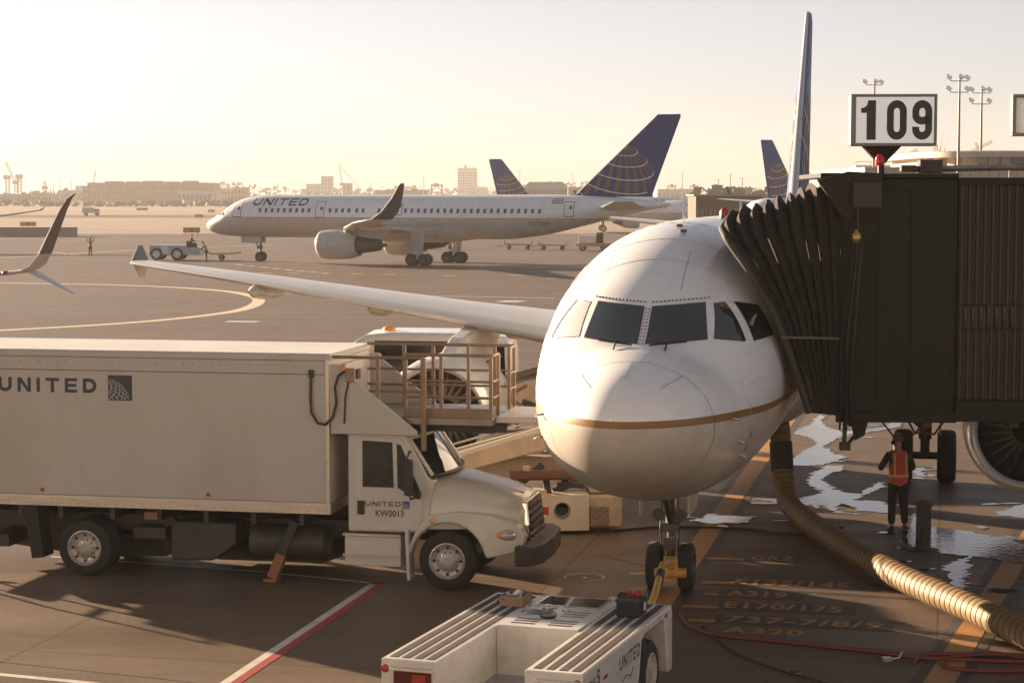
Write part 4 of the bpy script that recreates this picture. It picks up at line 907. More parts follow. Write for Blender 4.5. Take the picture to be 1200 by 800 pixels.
    b = MB(); b.tube([(-.02, 1.7, 1.0), (.04, 2.1, 1.01)], .062, 12); b.build('rubber_sleeve', BLACK, q, smooth=50)
    b = MB(); b.tube([(.16, 4.9, .46), (.64, 4.9, .46)], .08, 12); b.tube([(.40, 4.7, .64), (.40, 5.1, .40)], .07, 10); b.box(.30, .5, 4.75, 5.0, .5, .7); b.build('tow_head', YEL, q, smooth=50)
    b = MB(); b.tube([(-.30, -.4, .9), (-.25, -.5, .4), (-.2, -.5, .35)], .03, 8); b.build('hitch_pin', STEEL, q)
# ------------------------------------------------------------------ jet bridge
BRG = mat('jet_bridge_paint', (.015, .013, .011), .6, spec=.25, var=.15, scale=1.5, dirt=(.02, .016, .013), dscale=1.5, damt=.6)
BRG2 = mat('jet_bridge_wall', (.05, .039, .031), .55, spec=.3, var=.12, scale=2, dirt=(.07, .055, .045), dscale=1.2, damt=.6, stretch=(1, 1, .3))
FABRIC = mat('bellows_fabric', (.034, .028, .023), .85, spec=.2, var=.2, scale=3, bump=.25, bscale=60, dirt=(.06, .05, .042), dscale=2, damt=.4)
def build_bridge():
    O = (6.0, 29.4, 0)
    t = thing('jet_bridge', 'dark jet bridge with pleated fabric canopy closing on the airliner door, at right', 'jet bridge', O, R(-2.5))
    D = 3.0
    # cab and tunnel
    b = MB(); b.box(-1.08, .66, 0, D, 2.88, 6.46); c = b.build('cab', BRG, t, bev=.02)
    for x0, x1, z0, z1, m_ in ((-.52, -.06, 3.1, 6.3, BRG), (-.02, .60, 3.1, 6.3, BRG)):
        b = MB(); b.box(x0, x1, -.022, 0, z0, z1); b.build('cab_panel', m_, c, bev=.006)
    b = MB(); b.box(-.44, -.14, -.03, -.022, 4.5, 5.35); b.build('cab_hatch', BRG, c, bev=.005)
    b = MB(); b.box(-1.1, .66, -.05, D + .05, 6.463, 6.53); b.build('roof_edge', BRG, c, bev=.01); b = MB(); b.box(-1.12, .68, -.06, 0, 2.80, 2.95); b.build('floor_edge', BRG, c, bev=.01)
    b = MB(); x = .68; pts = []
    prof = []
    while x < 12:
        prof += [(x, 0), (x + .03, -.045), (x + .062, -.045), (x + .092, 0)]; x += .115
    for y0 in (0.0,):
        b.loft([[V((u, v + .02, 3.15)) for u, v in prof], [V((u, v + .02, 6.36)) for u, v in prof]], False, False, False)
    b.build('corrugated_wall', BRG2, t)
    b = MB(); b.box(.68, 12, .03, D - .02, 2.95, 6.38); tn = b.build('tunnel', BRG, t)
    b = MB(); b.box(.66, 12, -.09, D + .05, 6.36, 6.47); b.build('tunnel_roof_edge', BRG, tn, bev=.01)
    b = MB(); b.box(.66, 12, -.07, .12, 2.82, 3.14); b.box(.66, 12, D - .12, D + .05, 2.82, 3.14); b.build('floor_beam', BRG, tn, bev=.01)
    for k in range(26):
        x = .795 + .115 * k
        b = MB(); b.box(x - .018, x + .018, -.014, -.006 + .03, 4.24, 4.54)
        if k % 9 < 7: b.build('tunnel_window', VGL, tn)
    for z in (4.2, 4.57):
        b = MB(); b.box(.72, 3.8, -.034, -.028, z, z + .025); b.build('window_trim', BRG, tn)
    # canopy: pleats fan between the aircraft and the cab
    N = 9
    def edge(s, q):
        # s: 0 at the aircraft, 1 at the cab; q: 0 near bottom .. 1 near top, then over the top to the far side
        A = [V((-1.58, -.55, 3.0)), V((-1.82, -.72, 3.7)), V((-2.12, -.95, 4.45)), V((-2.5, -1.0, 5.1)), V((-2.82, -.72, 5.55)), V((-2.88, -.35, 5.72)), V((-2.72, .6, 5.86)), V((-2.5, 1.6, 5.8)), V((-2.1, 2.5, 5.0)), V((-1.9, 2.6, 3.4))]
        B = [V((-1.09, -.03, 2.9)), V((-1.09, -.08, 3.6)), V((-1.09, -.10, 4.4)), V((-1.09, -.10, 5.1)), V((-1.10, -.08, 5.8)), V((-1.12, .05, 6.32)), V((-1.12, 1.0, 6.36)), V((-1.12, 2.0, 6.34)), V((-1.09, 3.0, 5.2)), V((-1.09, 3.0, 3.2))]
        f = q * (len(A) - 1); i = min(int(f), len(A) - 2); u = f - i
        a = A[i].lerp(A[i + 1], u); b_ = B[i].lerp(B[i + 1], u)
        return a.lerp(b_, s)
    M_ = 44
    def nrm(q):
        if q < .48: return V((-.25, -1, .12)).normalized()
        if q < .6:
            k = (q - .48) / .12; return V((-.3, -(1 - k), k + .1)).normalized()
        if q < .8: return V((-.2, 0, 1)).normalized()
        return V((0, 1, .2)).normalized()
    for k in range(N):
        b = MB(); rows = []
        for j in range(5):
            s = (k + j / 4) / N; dep = [.0, .12, .17, .10, .0][j] * (1.0 if k < N - 1 else .6)
            row = []
            for i in range(M_ + 1):
                q = i / M_; sag = .018 * math.sin(9 * q + 2.1 * k) + .012 * math.sin(23 * q + k * 5)
                wgt = min(1, .35 + q * 1.6)
                row.append(edge(s, q) + nrm(q) * ((dep - .06) * wgt + sag))
            rows.append(row)
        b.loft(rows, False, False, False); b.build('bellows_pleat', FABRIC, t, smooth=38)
    b = MB(); b.tube([edge(0, i / 40) + nrm(i / 40) * .0 for i in range(41)], .05, 8); b.build('contact_bumper', mat('bumper_foam', (.05, .045, .04), .8, var=.2), t, smooth=60)
    b = MB(); b.tube([edge(i / 20, .175) + nrm(.1) * .135 for i in range(21)], .022, 6); b.build('canopy_strap', mat('pale_strap', (.13, .115, .10), .7), t)
    b = MB(); b.poly([edge(s, 0) + V((0, -.02, 0)) for s in (0, .5, 1)] + [V((-1.09, -.04, 3.35)), V((-1.5, -.45, 3.3))]); b.build('bottom_flap', FABRIC, t)
    # hood over the canopy and the things on the cab front
    b = MB(); b.prism([(-1.46, 6.43), (-1.0, 6.56), (-.50, 6.53), (-.50, 6.10), (-1.0, 5.85), (-1.14, 5.95), (-1.30, 6.2)], lambda u, v, w_: V((u, w_, v)), -.25, -.11); b.build('hood_curtain', FABRIC, t, bev=.01)
    b = MB(); b.box(-1.4, -.45, -.11, D, 6.46, 6.54); b.build('hood_roof', BRG, t, bev=.015)
    b = MB(); b.box(-.94, -.52, -.36, -.26, 6.02, 6.40); b.build('control_box', BRG2, t, bev=.012)
    b = MB(); b.tube([(-.86, -.3, 6.02), (-.86, -.3, 5.7)], .014, 6); b.build('lamp_cord', BLACK, t)
    b = MB(); b.lathe((-.88, -.3, 5.58), (0, 0, 1), [(-.08, .01), (-.07, .05), (-.02, .08), (.04, .075), (.1, .03), (.12, .02)], 16, True, True); b.build('work_lamp', mat('brass_lamp', (.45, .32, .10), .3, .7), t, smooth=60)
    for dx, sw in ((0, .0), (.07, .03), (-.06, -.04)):
        b = MB(); b.tube([(-.86 + dx, -.3, 5.5), (-.90 + dx, -.22, 4.9), (-.98 + dx + sw, -.16, 4.0), (-.99 + dx, -.14, 3.2), (-.97 + dx + sw, -.12, 2.7)], .018, 6); b.build('hanging_cable', BLACK, t, smooth=60)
    b = MB(); b.tube([(.0, .2, 2.8), (.1, .2, 2.62), (.4, .2, 2.60), (.55, .2, 2.82)], .02, 6); b.tube([(-.4, .3, 2.8), (-.2, .3, 2.55), (.1, .3, 2.58), (.3, .3, 2.8)], .016, 6); b.build('hanging_cable', BLACK, t)
    b = MB(); b.beam((-.98, -.05, 2.85), (-.99, -.05, 2.5), .06, .06); b.box(-1.06, -.90, -.1, 0, 2.38, 2.5); b.tube([(-.95, -.05, 2.45), (-.84, -.05, 2.6)], .03, 6); b.build('hook_block', BLACK, t)
    b = MB(); b.prism([(-.86, 2.85), (-.62, 2.85), (-.68, 2.6), (-.82, 2.52)], lambda u, v, w_: V((u, w_, v)), 0, .2); b.build('bracket', BRG, t)
    # underside frame and drive column outside the frame
    b = MB()
    for x in (-.9, .2, 1.5, 3, 4.5, 6, 8): b.box(x, x + .14, .1, D - .1, 2.72, 2.95)
    b.build('cross_beam', DARK, tn)
    b = MB(); b.box(8.3, 8.7, -.5, -.1, .6, 5.4); b.box(8.3, 8.7, D + .1, D + .5, .6, 5.4); b.box(8.2, 8.8, -.5, D + .5, 2.3, 2.8); b.box(8.1, 8.9, .6, D - .6, .5, 1.0); b.box(8.2, 8.8, -.5, D + .5, .7, 1.0); b.build('lift_column', BRG, t)
    for y in (.5, 2.5): wheel(t, 8.5, y, .6, .6, .45, (0, 1, 0), STEEL)
    # roof pipe run, roof lamp
    b = MB(); b.tube([(.0, .4, 6.6), (1.2, .4, 6.62), (12, .4, 6.66)], .045, 8)
    for x in (.3, 1.5, 3, 5, 8): b.tube([(x, .4, 6.46), (x, .4, 6.6)], .02, 6)
    b.build('roof_conduit', STEEL, t)
    b = MB(); b.box(.12, .46, .2, .5, 6.54, 6.74); b.box(-.15, .08, .25, .45, 6.56, 6.66); b.build('roof_unit', BRG2, t, bev=.01)
    return t
SIGNW = mat('sign_white_face', (.84, .85, .84), .35, var=.03, emit=(1, 1, .97, .045))  # faint emission replaces sunlight coming through the face
SIGNF = mat('sign_frame_metal', (.20, .18, .16), .45, .4, var=.15)
SIGND = mat('sign_dark_figures', (.028, .025, .022), .5, var=.1)
def build_signs():
    t = thing('gate_sign', 'white gate sign reading 109 on a funnel post above the jet bridge', 'sign', (5.76, 30.75, 6.53), R(-2.5))
    x0, x1, z0, z1 = -.50, .83, .44, 1.24
    b = MB(); b.box(x0, x1, -.14, .14, z0, z1); f = b.build('sign_case', SIGNF, t, bev=.012)
    b = MB(); b.box(x0 + .085, x1 - .045, -.146, -.14, z0 + .045, z1 - .045); fc = b.build('sign_face', SIGNW, t)
    b = MB()
    for a in ((x0, x1, z1 - .03, z1), (x0, x1, z0, z0 + .03), (x0, x0 + .05, z0 + .03, z1 - .03), (x1 - .03, x1, z0 + .03, z1 - .03)): b.box(a[0], a[1], -.162, -.139, a[2], a[3])
    b.build('sign_bezel', SIGNF, t, bev=.004)
    h = .61; x = x0 + .16
    for ch, gap in (('1', .17), ('0', .085), ('9', 0)):
        ps, wd = letter(ch); k = .53 / .9 if ch != '1' else .55
        k = .545
        decal(ps, lambda u, v: V((x + u * k, -.150, z0 + .095 + v * h)), 'figure', SIGND, fc)
        x += wd * k + gap
    b = MB(); b.loft([[V((a * .295, c * .12, .44)) for a, c in ((-1, -1), (1, -1), (1, 1), (-1, 1))], [V((a * .05, c * .05, .17)) for a, c in ((-1, -1), (1, -1), (1, 1), (-1, 1))]]); b.build('sign_funnel', BRG, t)
    b = MB(); b.tube([(0, 0, -.08), (0, 0, .2)], .05, 12); b.build('sign_post', BRG, t)
    t2 = thing('warning_beacon', 'round red beacon at the foot of the 109 sign post', 'beacon', (5.70, 30.55, 6.53))
    b = MB(); b.tube([(0, 0, 0), (0, 0, .14)], .03, 8); b.build('stem', BLACK, t2)
    b = MB(); b.lathe((0, 0, .14), (0, 0, 1), [(0, .062), (.03, .07), (.11, .07), (.15, .055), (.18, .001)], 18, True); b.build('lens', mat('red_beacon_lens', (.6, .03, .03), .15, var=.1), t2, smooth=50)
    b = MB(); b.lathe((0, 0, .22), (0, 0, 1), [(0, .074), (.012, .074)], 18); b.build('lens_band', BLACK, t2)
    # second gate sign, cut by the right edge
    t = thing('gate_sign', 'blank white gate sign in a grey frame, cut off by the right edge', 'sign', (8.35, 30.9, 6.6), R(-4))
    x0, x1, z0, z1 = -.53, .80, .53, 1.18
    b = MB()
    for a in ((x0, x1, z1 - .045, z1), (x0, x1, z0, z0 + .05), (x0, x0 + .06, z0 + .05, z1 - .045), (x1 - .06, x1, z0 + .05, z1 - .045)): b.box(a[0], a[1], -.12, .12, a[2], a[3])
    b.build('sign_frame', SIGNF, t, bev=.006)
    m = mat('translucent_sign_sheet', (.85, .85, .84), .3, var=.02)
    p = m.node_tree.nodes['Principled BSDF']; p.inputs['Transmission Weight'].default_value = .6; p.inputs['Roughness'].default_value = .3
    b = MB(); b.box(x0 + .06, x1 - .06, .06, .064, z0 + .05, z1 - .045); b.build('sign_face', m, t)
    b = MB(); b.lathe((.0, -.02, z1 - .06), (0, 0, -1), [(0, .24), (.015, .26), (.03, .2), (.05, .05)], 24, True, True); b.build('reflector_dish', SIGNF, t, smooth=50)
    b = MB(); b.tube([(.13, 0, 0), (.13, 0, .53)], .05, 10); b.build('sign_post', BRG, t)

def build_hose():
    t = thing('air_hose', 'fat orange ribbed air hose running from the airliner belly across the ground', 'hose', (5.4, 37.6, 0))
    pts = [(5.05, 38.6, 2.5), (5.24, 38.45, 1.9), (5.29, 38.35, 1.3), (5.31, 38.2, .75), (5.33, 37.85, .42), (5.36, 37.3, .26), (5.45, 35.6, .24), (5.66, 33.3, .24), (5.92, 31.5, .24), (6.22, 29.9, .24), (6.62, 28.3, .24), (6.98, 26.7, .24), (7.5, 24.6, .24), (8.2, 22.2, .24)]
    # resample with Catmull-Rom
    P = [V(p) - V((5.4, 37.6, 0)) for p in pts]; C = []
    for i in range(len(P) - 1):
        a, b_, c, d = P[max(i - 1, 0)], P[i], P[i + 1], P[min(i + 2, len(P) - 1)]
        for k in range(12):
            u = k / 12; C.append(.5 * ((2 * b_) + (c - a) * u + (2 * a - 5 * b_ + 4 * c - d) * u * u + (3 * b_ - a - 3 * c + d) * u ** 3))
    C.append(P[-1])
    # even spacing
    E = [C[0]]; acc = 0; step = .028; last = C[0]
    for p in C[1:]:
        while (p - last).length >= step: last = last + (p - last).normalized() * step; E.append(last.copy())
    HO = mat('orange_hose_fabric', (.185, .117, .048), .6, var=.15, scale=5, bump=.2, bscale=80, dirt=(.13, .07, .035), dscale=3, damt=.5)
    RG = mat('dark_hose_rib', (.045, .022, .012), .6, var=.2)
    n = 6; E = E[:len(E) // n * n + 1]
    rad = lambda i: (.20 + .012 * min(1, i / 220)) * (1 + .018 * math.sin(i * .21) + .012 * math.sin(i * .077 + 2)) * (.965 + .05 * math.sin(math.pi * ((i % n) / n)))
    cut0 = int(len(E) * .082); cut1 = int(len(E) * .108)
    b = MB(); b.tube(E, [rad(i) for i in range(len(E))], 20, True)
    k_ = 0
    o = b.build('hose_sleeve', HO, t, smooth=60)
    band = MB(); seg = [E[i] for i in range(42, 64)]; band.tube(seg, [.225] * len(seg), 20); band.build('dark_cuff', mat('dark_cuff_fabric', (.03, .022, .018), .7), t, smooth=60)
    for i in range(n, len(E) - 2, n):
        if 42 <= i < 64: continue
        d = (E[i + 1] - E[i - 1]).normalized(); u = V((0, 0, 1)) if abs(d.z) < .9 else V((1, 0, 0)); a = d.cross(u).normalized(); c = d.cross(a)
        r = rad(i) + .004; g = MB(); rings = []
        for dd, dr in ((-.009, 0), (0, .006), (.009, 0)): rings.append([E[i] + d * dd + (a * math.cos(q) + c * math.sin(q)) * (r + dr) for q in [2 * math.pi * k / 18 for k in range(18)]])
        g.loft(rings, False, False); g.build('hose_rib', RG, t, smooth=60)

# ------------------------------------------------------------------ people
SKIN = mat('skin', (.36, .21, .14), .5, var=.08)
def skin_body(name, joints, edges, m, par, root=0, sub=2):
    me = bpy.data.meshes.new(name); me.from_pydata([j[0] for j in joints], edges, [])
    o = bpy.data.objects.new(name, me); COL.objects.link(o)
    sm = o.modifiers.new('s', 'SKIN'); sm.use_smooth_shade = True
    for i, j in enumerate(joints):
        r = j[1] if isinstance(j[1], tuple) else (j[1], j[1]); me.skin_vertices[0].data[i].radius = r
        me.skin_vertices[0].data[i].use_root = (i == root)
    su = o.modifiers.new('u', 'SUBSURF'); su.levels = sub; su.render_levels = sub
    dg = bpy.context.evaluated_depsgraph_get(); dg.update()
    m2 = bpy.data.meshes.new_from_object(o.evaluated_get(dg)); bpy.data.objects.remove(o); bpy.data.meshes.remove(me)
    m2.name = name; m2.materials.clear(); m2.materials.append(m); m2.shade_smooth()
    o2 = bpy.data.objects.new(name, m2); COL.objects.link(o2); o2.parent = par; return o2
def person(label, loc, rz, arms, vest, stripes, trousers, shirt, cap, group='ground crew on the apron', legs=None, lean=0.0, fingers=False, sub=2):
    # faces local +Y; arms: {side: (elbow, wrist)} relative to the ground between the feet
    t = thing('person', label, 'person', loc, rz, group)
    lg = legs or {-1: ((-.11, .03, .50), (-.13, -.02, .09)), 1: ((.11, .02, .50), (.14, .0, .09))}
    ln = lambda p: (p[0], p[1] + lean * max(0, p[2] - .95), p[2])
    J = []; E = []
    def add(p, r, par=None):
        J.append((p, r)); i = len(J) - 1
        if par is not None: E.append((par, i))
        return i
    pel = add((0, 0, .95), (.15, .115)); sp = add(ln((0, .0, 1.14)), (.135, .10), pel); ch = add(ln((0, -.01, 1.34)), (.165, .115), sp); nk0 = add(ln((0, -.01, 1.47)), (.075, .07), ch)
    nk = add(ln((0, .0, 1.54)), .055, nk0); h0 = add(ln((0, .02, 1.61)), (.075, .085), nk); h1 = add(ln((0, .02, 1.70)), (.078, .095), h0); h2 = add(ln((0, .01, 1.77)), (.05, .06), h1)
    add(ln((0, .128, 1.655)), .016, h0)
    hands = []
    for sd in (-1, 1):
        sh = add(ln((sd * .19, -.01, 1.42)), .065, ch); e, wv = arms[sd]
        el = add(e, .045, sh); wr = add(wv, .03, el)
        d = (V(wv) - V(e)).normalized(); hd = V(wv) + d * .075; k = add(tuple(hd), (.04, .02), wr); hands.append((hd, d, sd, k))
        if fingers:
            s_ = d.cross(V((0, 0, 1))); s_ = s_.normalized() if s_.length > .1 else V((1, 0, 0)); n_ = s_.cross(d)
            for f, L_ in ((-.03, .07), (-.01, .085), (.01, .08), (.03, .06)):
                b0 = hd + s_ * f + d * .02; f1 = add(tuple(b0 + d * L_ * .5 + n_ * .005), .009, k); add(tuple(b0 + d * L_ * .85 - n_ * .03), .008, f1)
            th = add(tuple(hd - d * .02 + s_ * .05), .010, k); add(tuple(hd + d * .025 + s_ * .065 - n_ * .01), .009, th)
        kn, an = lg[sd]
        hp = add((sd * .10, 0, .88), .095, pel); q = add(kn, .062, hp); a = add(an, .042, q); add((an[0], an[1] + .15, .045), .036, a)
    body = skin_body('body', J, E, SKIN, t, sub=sub)
    # trousers, shoes, sleeves, vest
    J2 = [((0, 0, .97), (.165, .13))]; E2 = []
    for sd in (-1, 1):
        kn, an = lg[sd]; i = len(J2); J2 += [((sd * .10, 0, .86), .112), (kn, .082), ((an[0], an[1], .12), .07)]; E2 += [(0, i), (i, i + 1), (i + 1, i + 2)]
    skin_body('trousers', J2, E2, trousers, t, sub=sub)
    for sd in (-1, 1):
        an = lg[sd][1]; b = MB(); rings = []
        for y, wd, h in ((-.10, .035, .07), (-.06, .048, .11), (.02, .05, .11), (.10, .052, .075), (.17, .045, .06), (.20, .02, .035)): rings.append([V((an[0] + wd * math.cos(q), an[1] + y, max(.0, h * math.sin(q)))) for q in spread(-.3, math.pi + .3, 10)])
        b.loft(rings, True, True); b.build('shoe', BLACK, t, smooth=60)
    J3 = [(ln((0, 0, 1.0)), (.158, .125)), (ln((0, -.01, 1.18)), (.15, .118)), (ln((0, -.01, 1.36)), (.178, .128)), (ln((0, -.01, 1.475)), (.085, .08))]; E3 = [(0, 1), (1, 2), (2, 3)]
    for sd in (-1, 1):
        e, wv = arms[sd]; i = len(J3); J3 += [(ln((sd * .195, -.01, 1.42)), .076), (e, .058), (tuple(V(e).lerp(V(wv), .8)), .043)]; E3 += [(2, i), (i, i + 1), (i + 1, i + 2)]
    skin_body('jacket', J3, E3, shirt, t, sub=sub)
    def ring(z, k=1.0, n=28):
        rx, ry = {0: (.19, .15)}.get(0); f = (z - .9) / .55
        rx = .188 - .012 * math.sin(f * 3.1) + .014 * max(0, f - .6); ry = .150 - .012 * math.sin(f * 3)
        if z > 1.40: rx *= 1 - (z - 1.40) * 2.6; ry *= 1 - (z - 1.40) * 2.6
        return [V(ln((rx * k * math.copysign(abs(math.cos(q)) ** .85, math.cos(q)), -.008 + ry * k * math.sin(q), z))) for q in [2 * math.pi * i / n for i in range(n)]]
    if vest:
        b = MB(); b.loft([ring(z) for z in (.90, .98, 1.08, 1.2, 1.3, 1.40, 1.47, 1.50)], False, False); v = b.build('hi_vis_vest', vest, t, smooth=60)
        if stripes:
            for z0, z1 in ((1.02, 1.075),):
                b = MB(); b.loft([ring(z, 1.02) for z in (z0, z1)], False, False); b.build('reflective_band', stripes, v, smooth=60)
            for x in (-.105, .105):
                for sg in (-1, 1):
                    b = MB(); pts = []
                    for z in (1.08, 1.16, 1.24, 1.32, 1.40, 1.46):
                        r = ring(z, 1.03, 120); c = min((p for p in r if (p.y - lean * (z - .95)) * sg > 0), key=lambda p: abs(p.x - x)); pts.append(c)
                    b.loft([[p + V((-.024, 0, 0)) for p in pts], [p + V((.024, 0, 0)) for p in pts]], False, False, False); b.build('reflective_band', stripes, v)
    hc = V(ln((0, .015, 1.735)))
    b = MB(); rings = [[hc + V((a * math.cos(q), 1.18 * a * math.sin(q), z)) for q in [2 * math.pi * i / 20 for i in range(20)]] for z, a in ((-.06, .092), (-.0, .098), (.05, .085), (.085, .05), (.095, .012))]
    b.loft(rings, False, True); b.build('cap', cap, t, smooth=60)
    for sd in (-1, 1):
        b = MB(); b.lathe(hc + V((sd * .085, 0, -.09)), (sd, 0, 0), [(-.01, .04), (.025, .042), (.035, .02), (.036, .001)], 12); b.build('ear_defender', BLACK, t, smooth=50)
        b = MB(); b.lathe(hc + V((sd * .032, .092, -.065)), (0, 1, 0), [(-.008, .012), (.004, .010), (.008, .001)], 8); b.build('eye', BLACK, body)
    b = MB(); b.tube([hc + V((-.025, .09, -.135)), hc + V((0, .097, -.138)), hc + V((.025, .09, -.135))], .006, 6); b.build('mouth', RED, body)
    return t
# ------------------------------------------------------------------ service vehicles behind
VANW = mat('van_white_paint', (.68, .68, .67), .25, var=.03, coat=.3, dirt=(.45, .40, .34), dscale=1.5, damt=.25)
VGL = mat('tinted_van_glass', (.006, .007, .008), .08, var=.2, spec=.3, rvar=.02)
def build_van():
    t = thing('van', 'white high-roof van with amber roof beacon, parked behind the railed truck platform', 'van', (-5.85, 50, 0), R(-3))
    sil = [(0, .35), (0, .95), (.18, 1.22), (.95, 1.5), (1.78, 2.45), (2.25, 2.74), (2.9, 2.80), (5.2, 2.78), (5.85, 2.68), (5.98, 2.3), (6.0, .35)]
    b = MB(); rings = []
    for y, k in ((-1.0, 1), (1.0, 1)): rings.append([V((u, y, v)) for u, v in sil])
    b.loft(rings, True, True); body = b.build('body', VANW, t, bev=.10, smooth=40)
    yy = lambda v: -1.003
    def pan(poly, nm, m, off=.0):
        b = MB(); n = len(poly); a = [V((u, yy(v) - off, v)) for u, v in poly]; c = [V((u, yy(v) - off - .008, v)) for u, v in poly]
        b.add(a + c, [list(range(n)), list(range(2 * n - 1, n - 1, -1))] + [(i, (i + 1) % n, n + (i + 1) % n, n + i) for i in range(n)]); return b.build(nm, m, t)
    pan([(1.45, 1.65), (2.2, 1.60), (2.2, 2.5), (1.98, 2.46)], 'door_window', VGL)
    pan([(2.42, 1.62), (5.75, 1.62), (5.72, 2.45), (4.8, 2.58), (2.48, 2.60)], 'side_window', VGL)
    for x in (1.3, 2.30, 4.1): pan([(x, .6), (x + .02, .6), (x + .02, 1.55), (x, 1.55)], 'door_seam', SEAM)
    pan([(2.45, 1.28), (2.62, 1.28), (2.62, 1.34), (2.45, 1.34)], 'door_handle', BLACK, .01)
    b = MB(); b.prism([(1.0, 1.52), (1.76, 2.42)], lambda u, v, w_: V((u - .012, w_, v)), -.86, .86) if False else b.add([V((.98, -.9, 1.54)), V((.98, .9, 1.54)), V((1.76, .84, 2.42)), V((1.76, -.84, 2.42))], [(0, 1, 2, 3)])
    b.v = [(x - .02, y, z + .02) for x, y, z in b.v]; b.build('windscreen', GLASS, t)
    b = MB(); b.lathe((2.75, -.2, 2.80), (0, 0, 1), [(0, .16), (.06, .16), (.10, .12), (.11, .001)], 18); b.build('roof_beacon', AMBER, t, smooth=50)
    b = MB(); b.tube([(1.45, -1.0, 1.5), (1.4, -1.2, 1.5)], .03, 6); b.box(1.33, 1.45, -1.3, -1.12, 1.4, 1.75); b.build('mirror', BLACK, t, bev=.02)
    for x in (1.0, 4.9):
        for y in (-.9, .9): wheel(t, x, y, .36, .36, .22, (0, 1, 0), STEEL, outer=1 if y > 0 else -1)
    b = MB(); b.box(-.06, .1, -.9, .9, .4, .7); b.box(5.95, 6.08, -.9, .9, .4, .7); b.build('bumper', BLACK, t, bev=.03)
TAN = mat('tan_loader_paint', (.46, .36, .26), .5, var=.12, scale=3, dirt=(.24, .15, .09), dscale=2, damt=.5)
CREAM = mat('cream_loader_paint', (.56, .50, .42), .45, var=.06, scale=3, dirt=(.3, .22, .15), dscale=1.5, damt=.4)
RUST = mat('red_brown_paint', (.13, .055, .032), .5, var=.2, scale=4, dirt=(.13, .08, .05))
def build_loader():
    t = thing('belt_loader', 'cream and tan belt loader with open round porthole, beside the airliner nose', 'belt loader', (.3, 35.6, 0), R(4))
    # body panel with round hole
    n = 40; cx, cz, r = .62, .46, .125
    out = []
    for i in range(n):
        a = 2 * math.pi * i / n; c, s_ = math.cos(a), math.sin(a)
        k = min((( .80 if c > 0 else .78)) / max(1e-6, abs(c)), (.40 if s_ > 0 else .42) / max(1e-6, abs(s_))); 
        X0 = .80 if c > 0 else .80; out.append(V((max(-.15, min(1.12, cx + c * k * 1.0)), 0, cz + s_ * k * .9)))
    b = MB(); b.box(-.2, cx - .15, 0, 1.3, .08, .74); b.box(cx + .15, 1.12, 0, 1.3, .08, .74); b.box(cx - .15, cx + .15, 0, 1.3, .08, cz - .15); b.box(cx - .15, cx + .15, 0, 1.3, cz + .15, .74)
    inner = [V((cx + r * math.cos(2 * math.pi * i / n), -.001, cz + r * math.sin(2 * math.pi * i / n))) for i in range(n)]
    sq = []
    for i in range(n):
        c, s_ = math.cos(2 * math.pi * i / n), math.sin(2 * math.pi * i / n); k = .152 / max(abs(c), abs(s_)); sq.append(V((cx + c * k, -.001, cz + s_ * k)))
    b.loft([inner, sq], False, False); b.loft([inner, [p + V((0, .3, 0)) for p in inner]], False, False)
    b.build('body', CREAM, t)
    b = MB(); b.lathe((cx, -.002, cz), (0, -1, 0), [(0, .125), (.02, .13), (.02, .15), (0, .16)], 36); b.build('porthole_rim', CHROME, t, smooth=40)
    b = MB(); b.box(cx - .16, cx + .16, .35, .37, cz - .16, cz + .16); b.build('porthole_back', BLACK, t)
    b = MB(); b.box(.27, .37, -.006, 0, .38, .52); b.build('red_decal', RED, t)
    b = MB(); b.box(1.125, 1.75, .1, 1.2, .12, .70); b.build('engine_housing', TAN, t, bev=.03)
    b = MB(); b.box(-5.6, 1.5, .1, 1.2, .14, .50); b.build('chassis', DARK, t)
    b = MB(); b.box(-2.3, -.25, .3, 1.2, .50, .92); b.build('sun_block_box', DARK, t, bev=.03)  # filler box added so no sun passes below the boom
    b = MB(); b.box(-5.6, -2.3, .05, 1.3, .50, .95); b.build('sun_block_body', CREAM, t, bev=.03)  # body and chassis lengthened out of view to shade the ground
    b = MB(); b.box(-4.3, -2.9, .15, 1.25, .95, 2.05); cb = b.build('sun_block_cab', TAN, t, bev=.05); b = MB(); b.box(-4.1, -3.1, .13, .15, 1.3, 1.9); b.build('cab_window', GLASS, cb)  # cab and window added as a blocker, shading the nose-gear ground
    for x in (-1.9, -.7):
        for y in (.2, 1.1): wheel(t, x, y, .3, .3, .22, (0, 1, 0), STEEL, outer=-1)
    # conveyor boom, rising to the right
    p, q = V((-2.6, .3, .95)), V((1.5, .9, 1.95))
    b = MB(); b.beam(p, q, .10, .34); b.beam(p + V((0, .8, 0)), q + V((0, .8, 0)), .10, .34); bm_ = b.build('conveyor_boom', TAN, t, bev=.012)
    b = MB(); b.beam(p + V((0, .4, .13)), q + V((0, .4, .13)), .7, .02); b.build('conveyor_belt', RUBBER, bm_)
    b = MB(); b.beam(p + V((.3, -.02, .20)), q + V((-.2, -.02, .20)), .05, .09); b.build('boom_side_rail', CREAM, bm_, bev=.006)
    b = MB(); b.tube([p + V((.5, 0, .5)), q + V((0, 0, .42))], .022, 8); b.tube([p + V((.5, 0, .1)), p + V((.5, 0, .5))], .02, 8); b.tube([q + V((-.6, 0, .1)), q + V((-.6, 0, .50))], .035, 8); b.build('hand_rail', ALU, bm_, smooth=50)
    b = MB(); b.box(-.35, .85, -.05, .12, 1.02, 1.20); b.box(-.35, .78, -.08, -.05, 1.05, 1.16); b.build('red_brown_bumper', RUST, t, bev=.012)
    b = MB(); b.box(-.1, .02, -.09, .05, 1.2, 1.28); b.build('bracket', TAN, t)
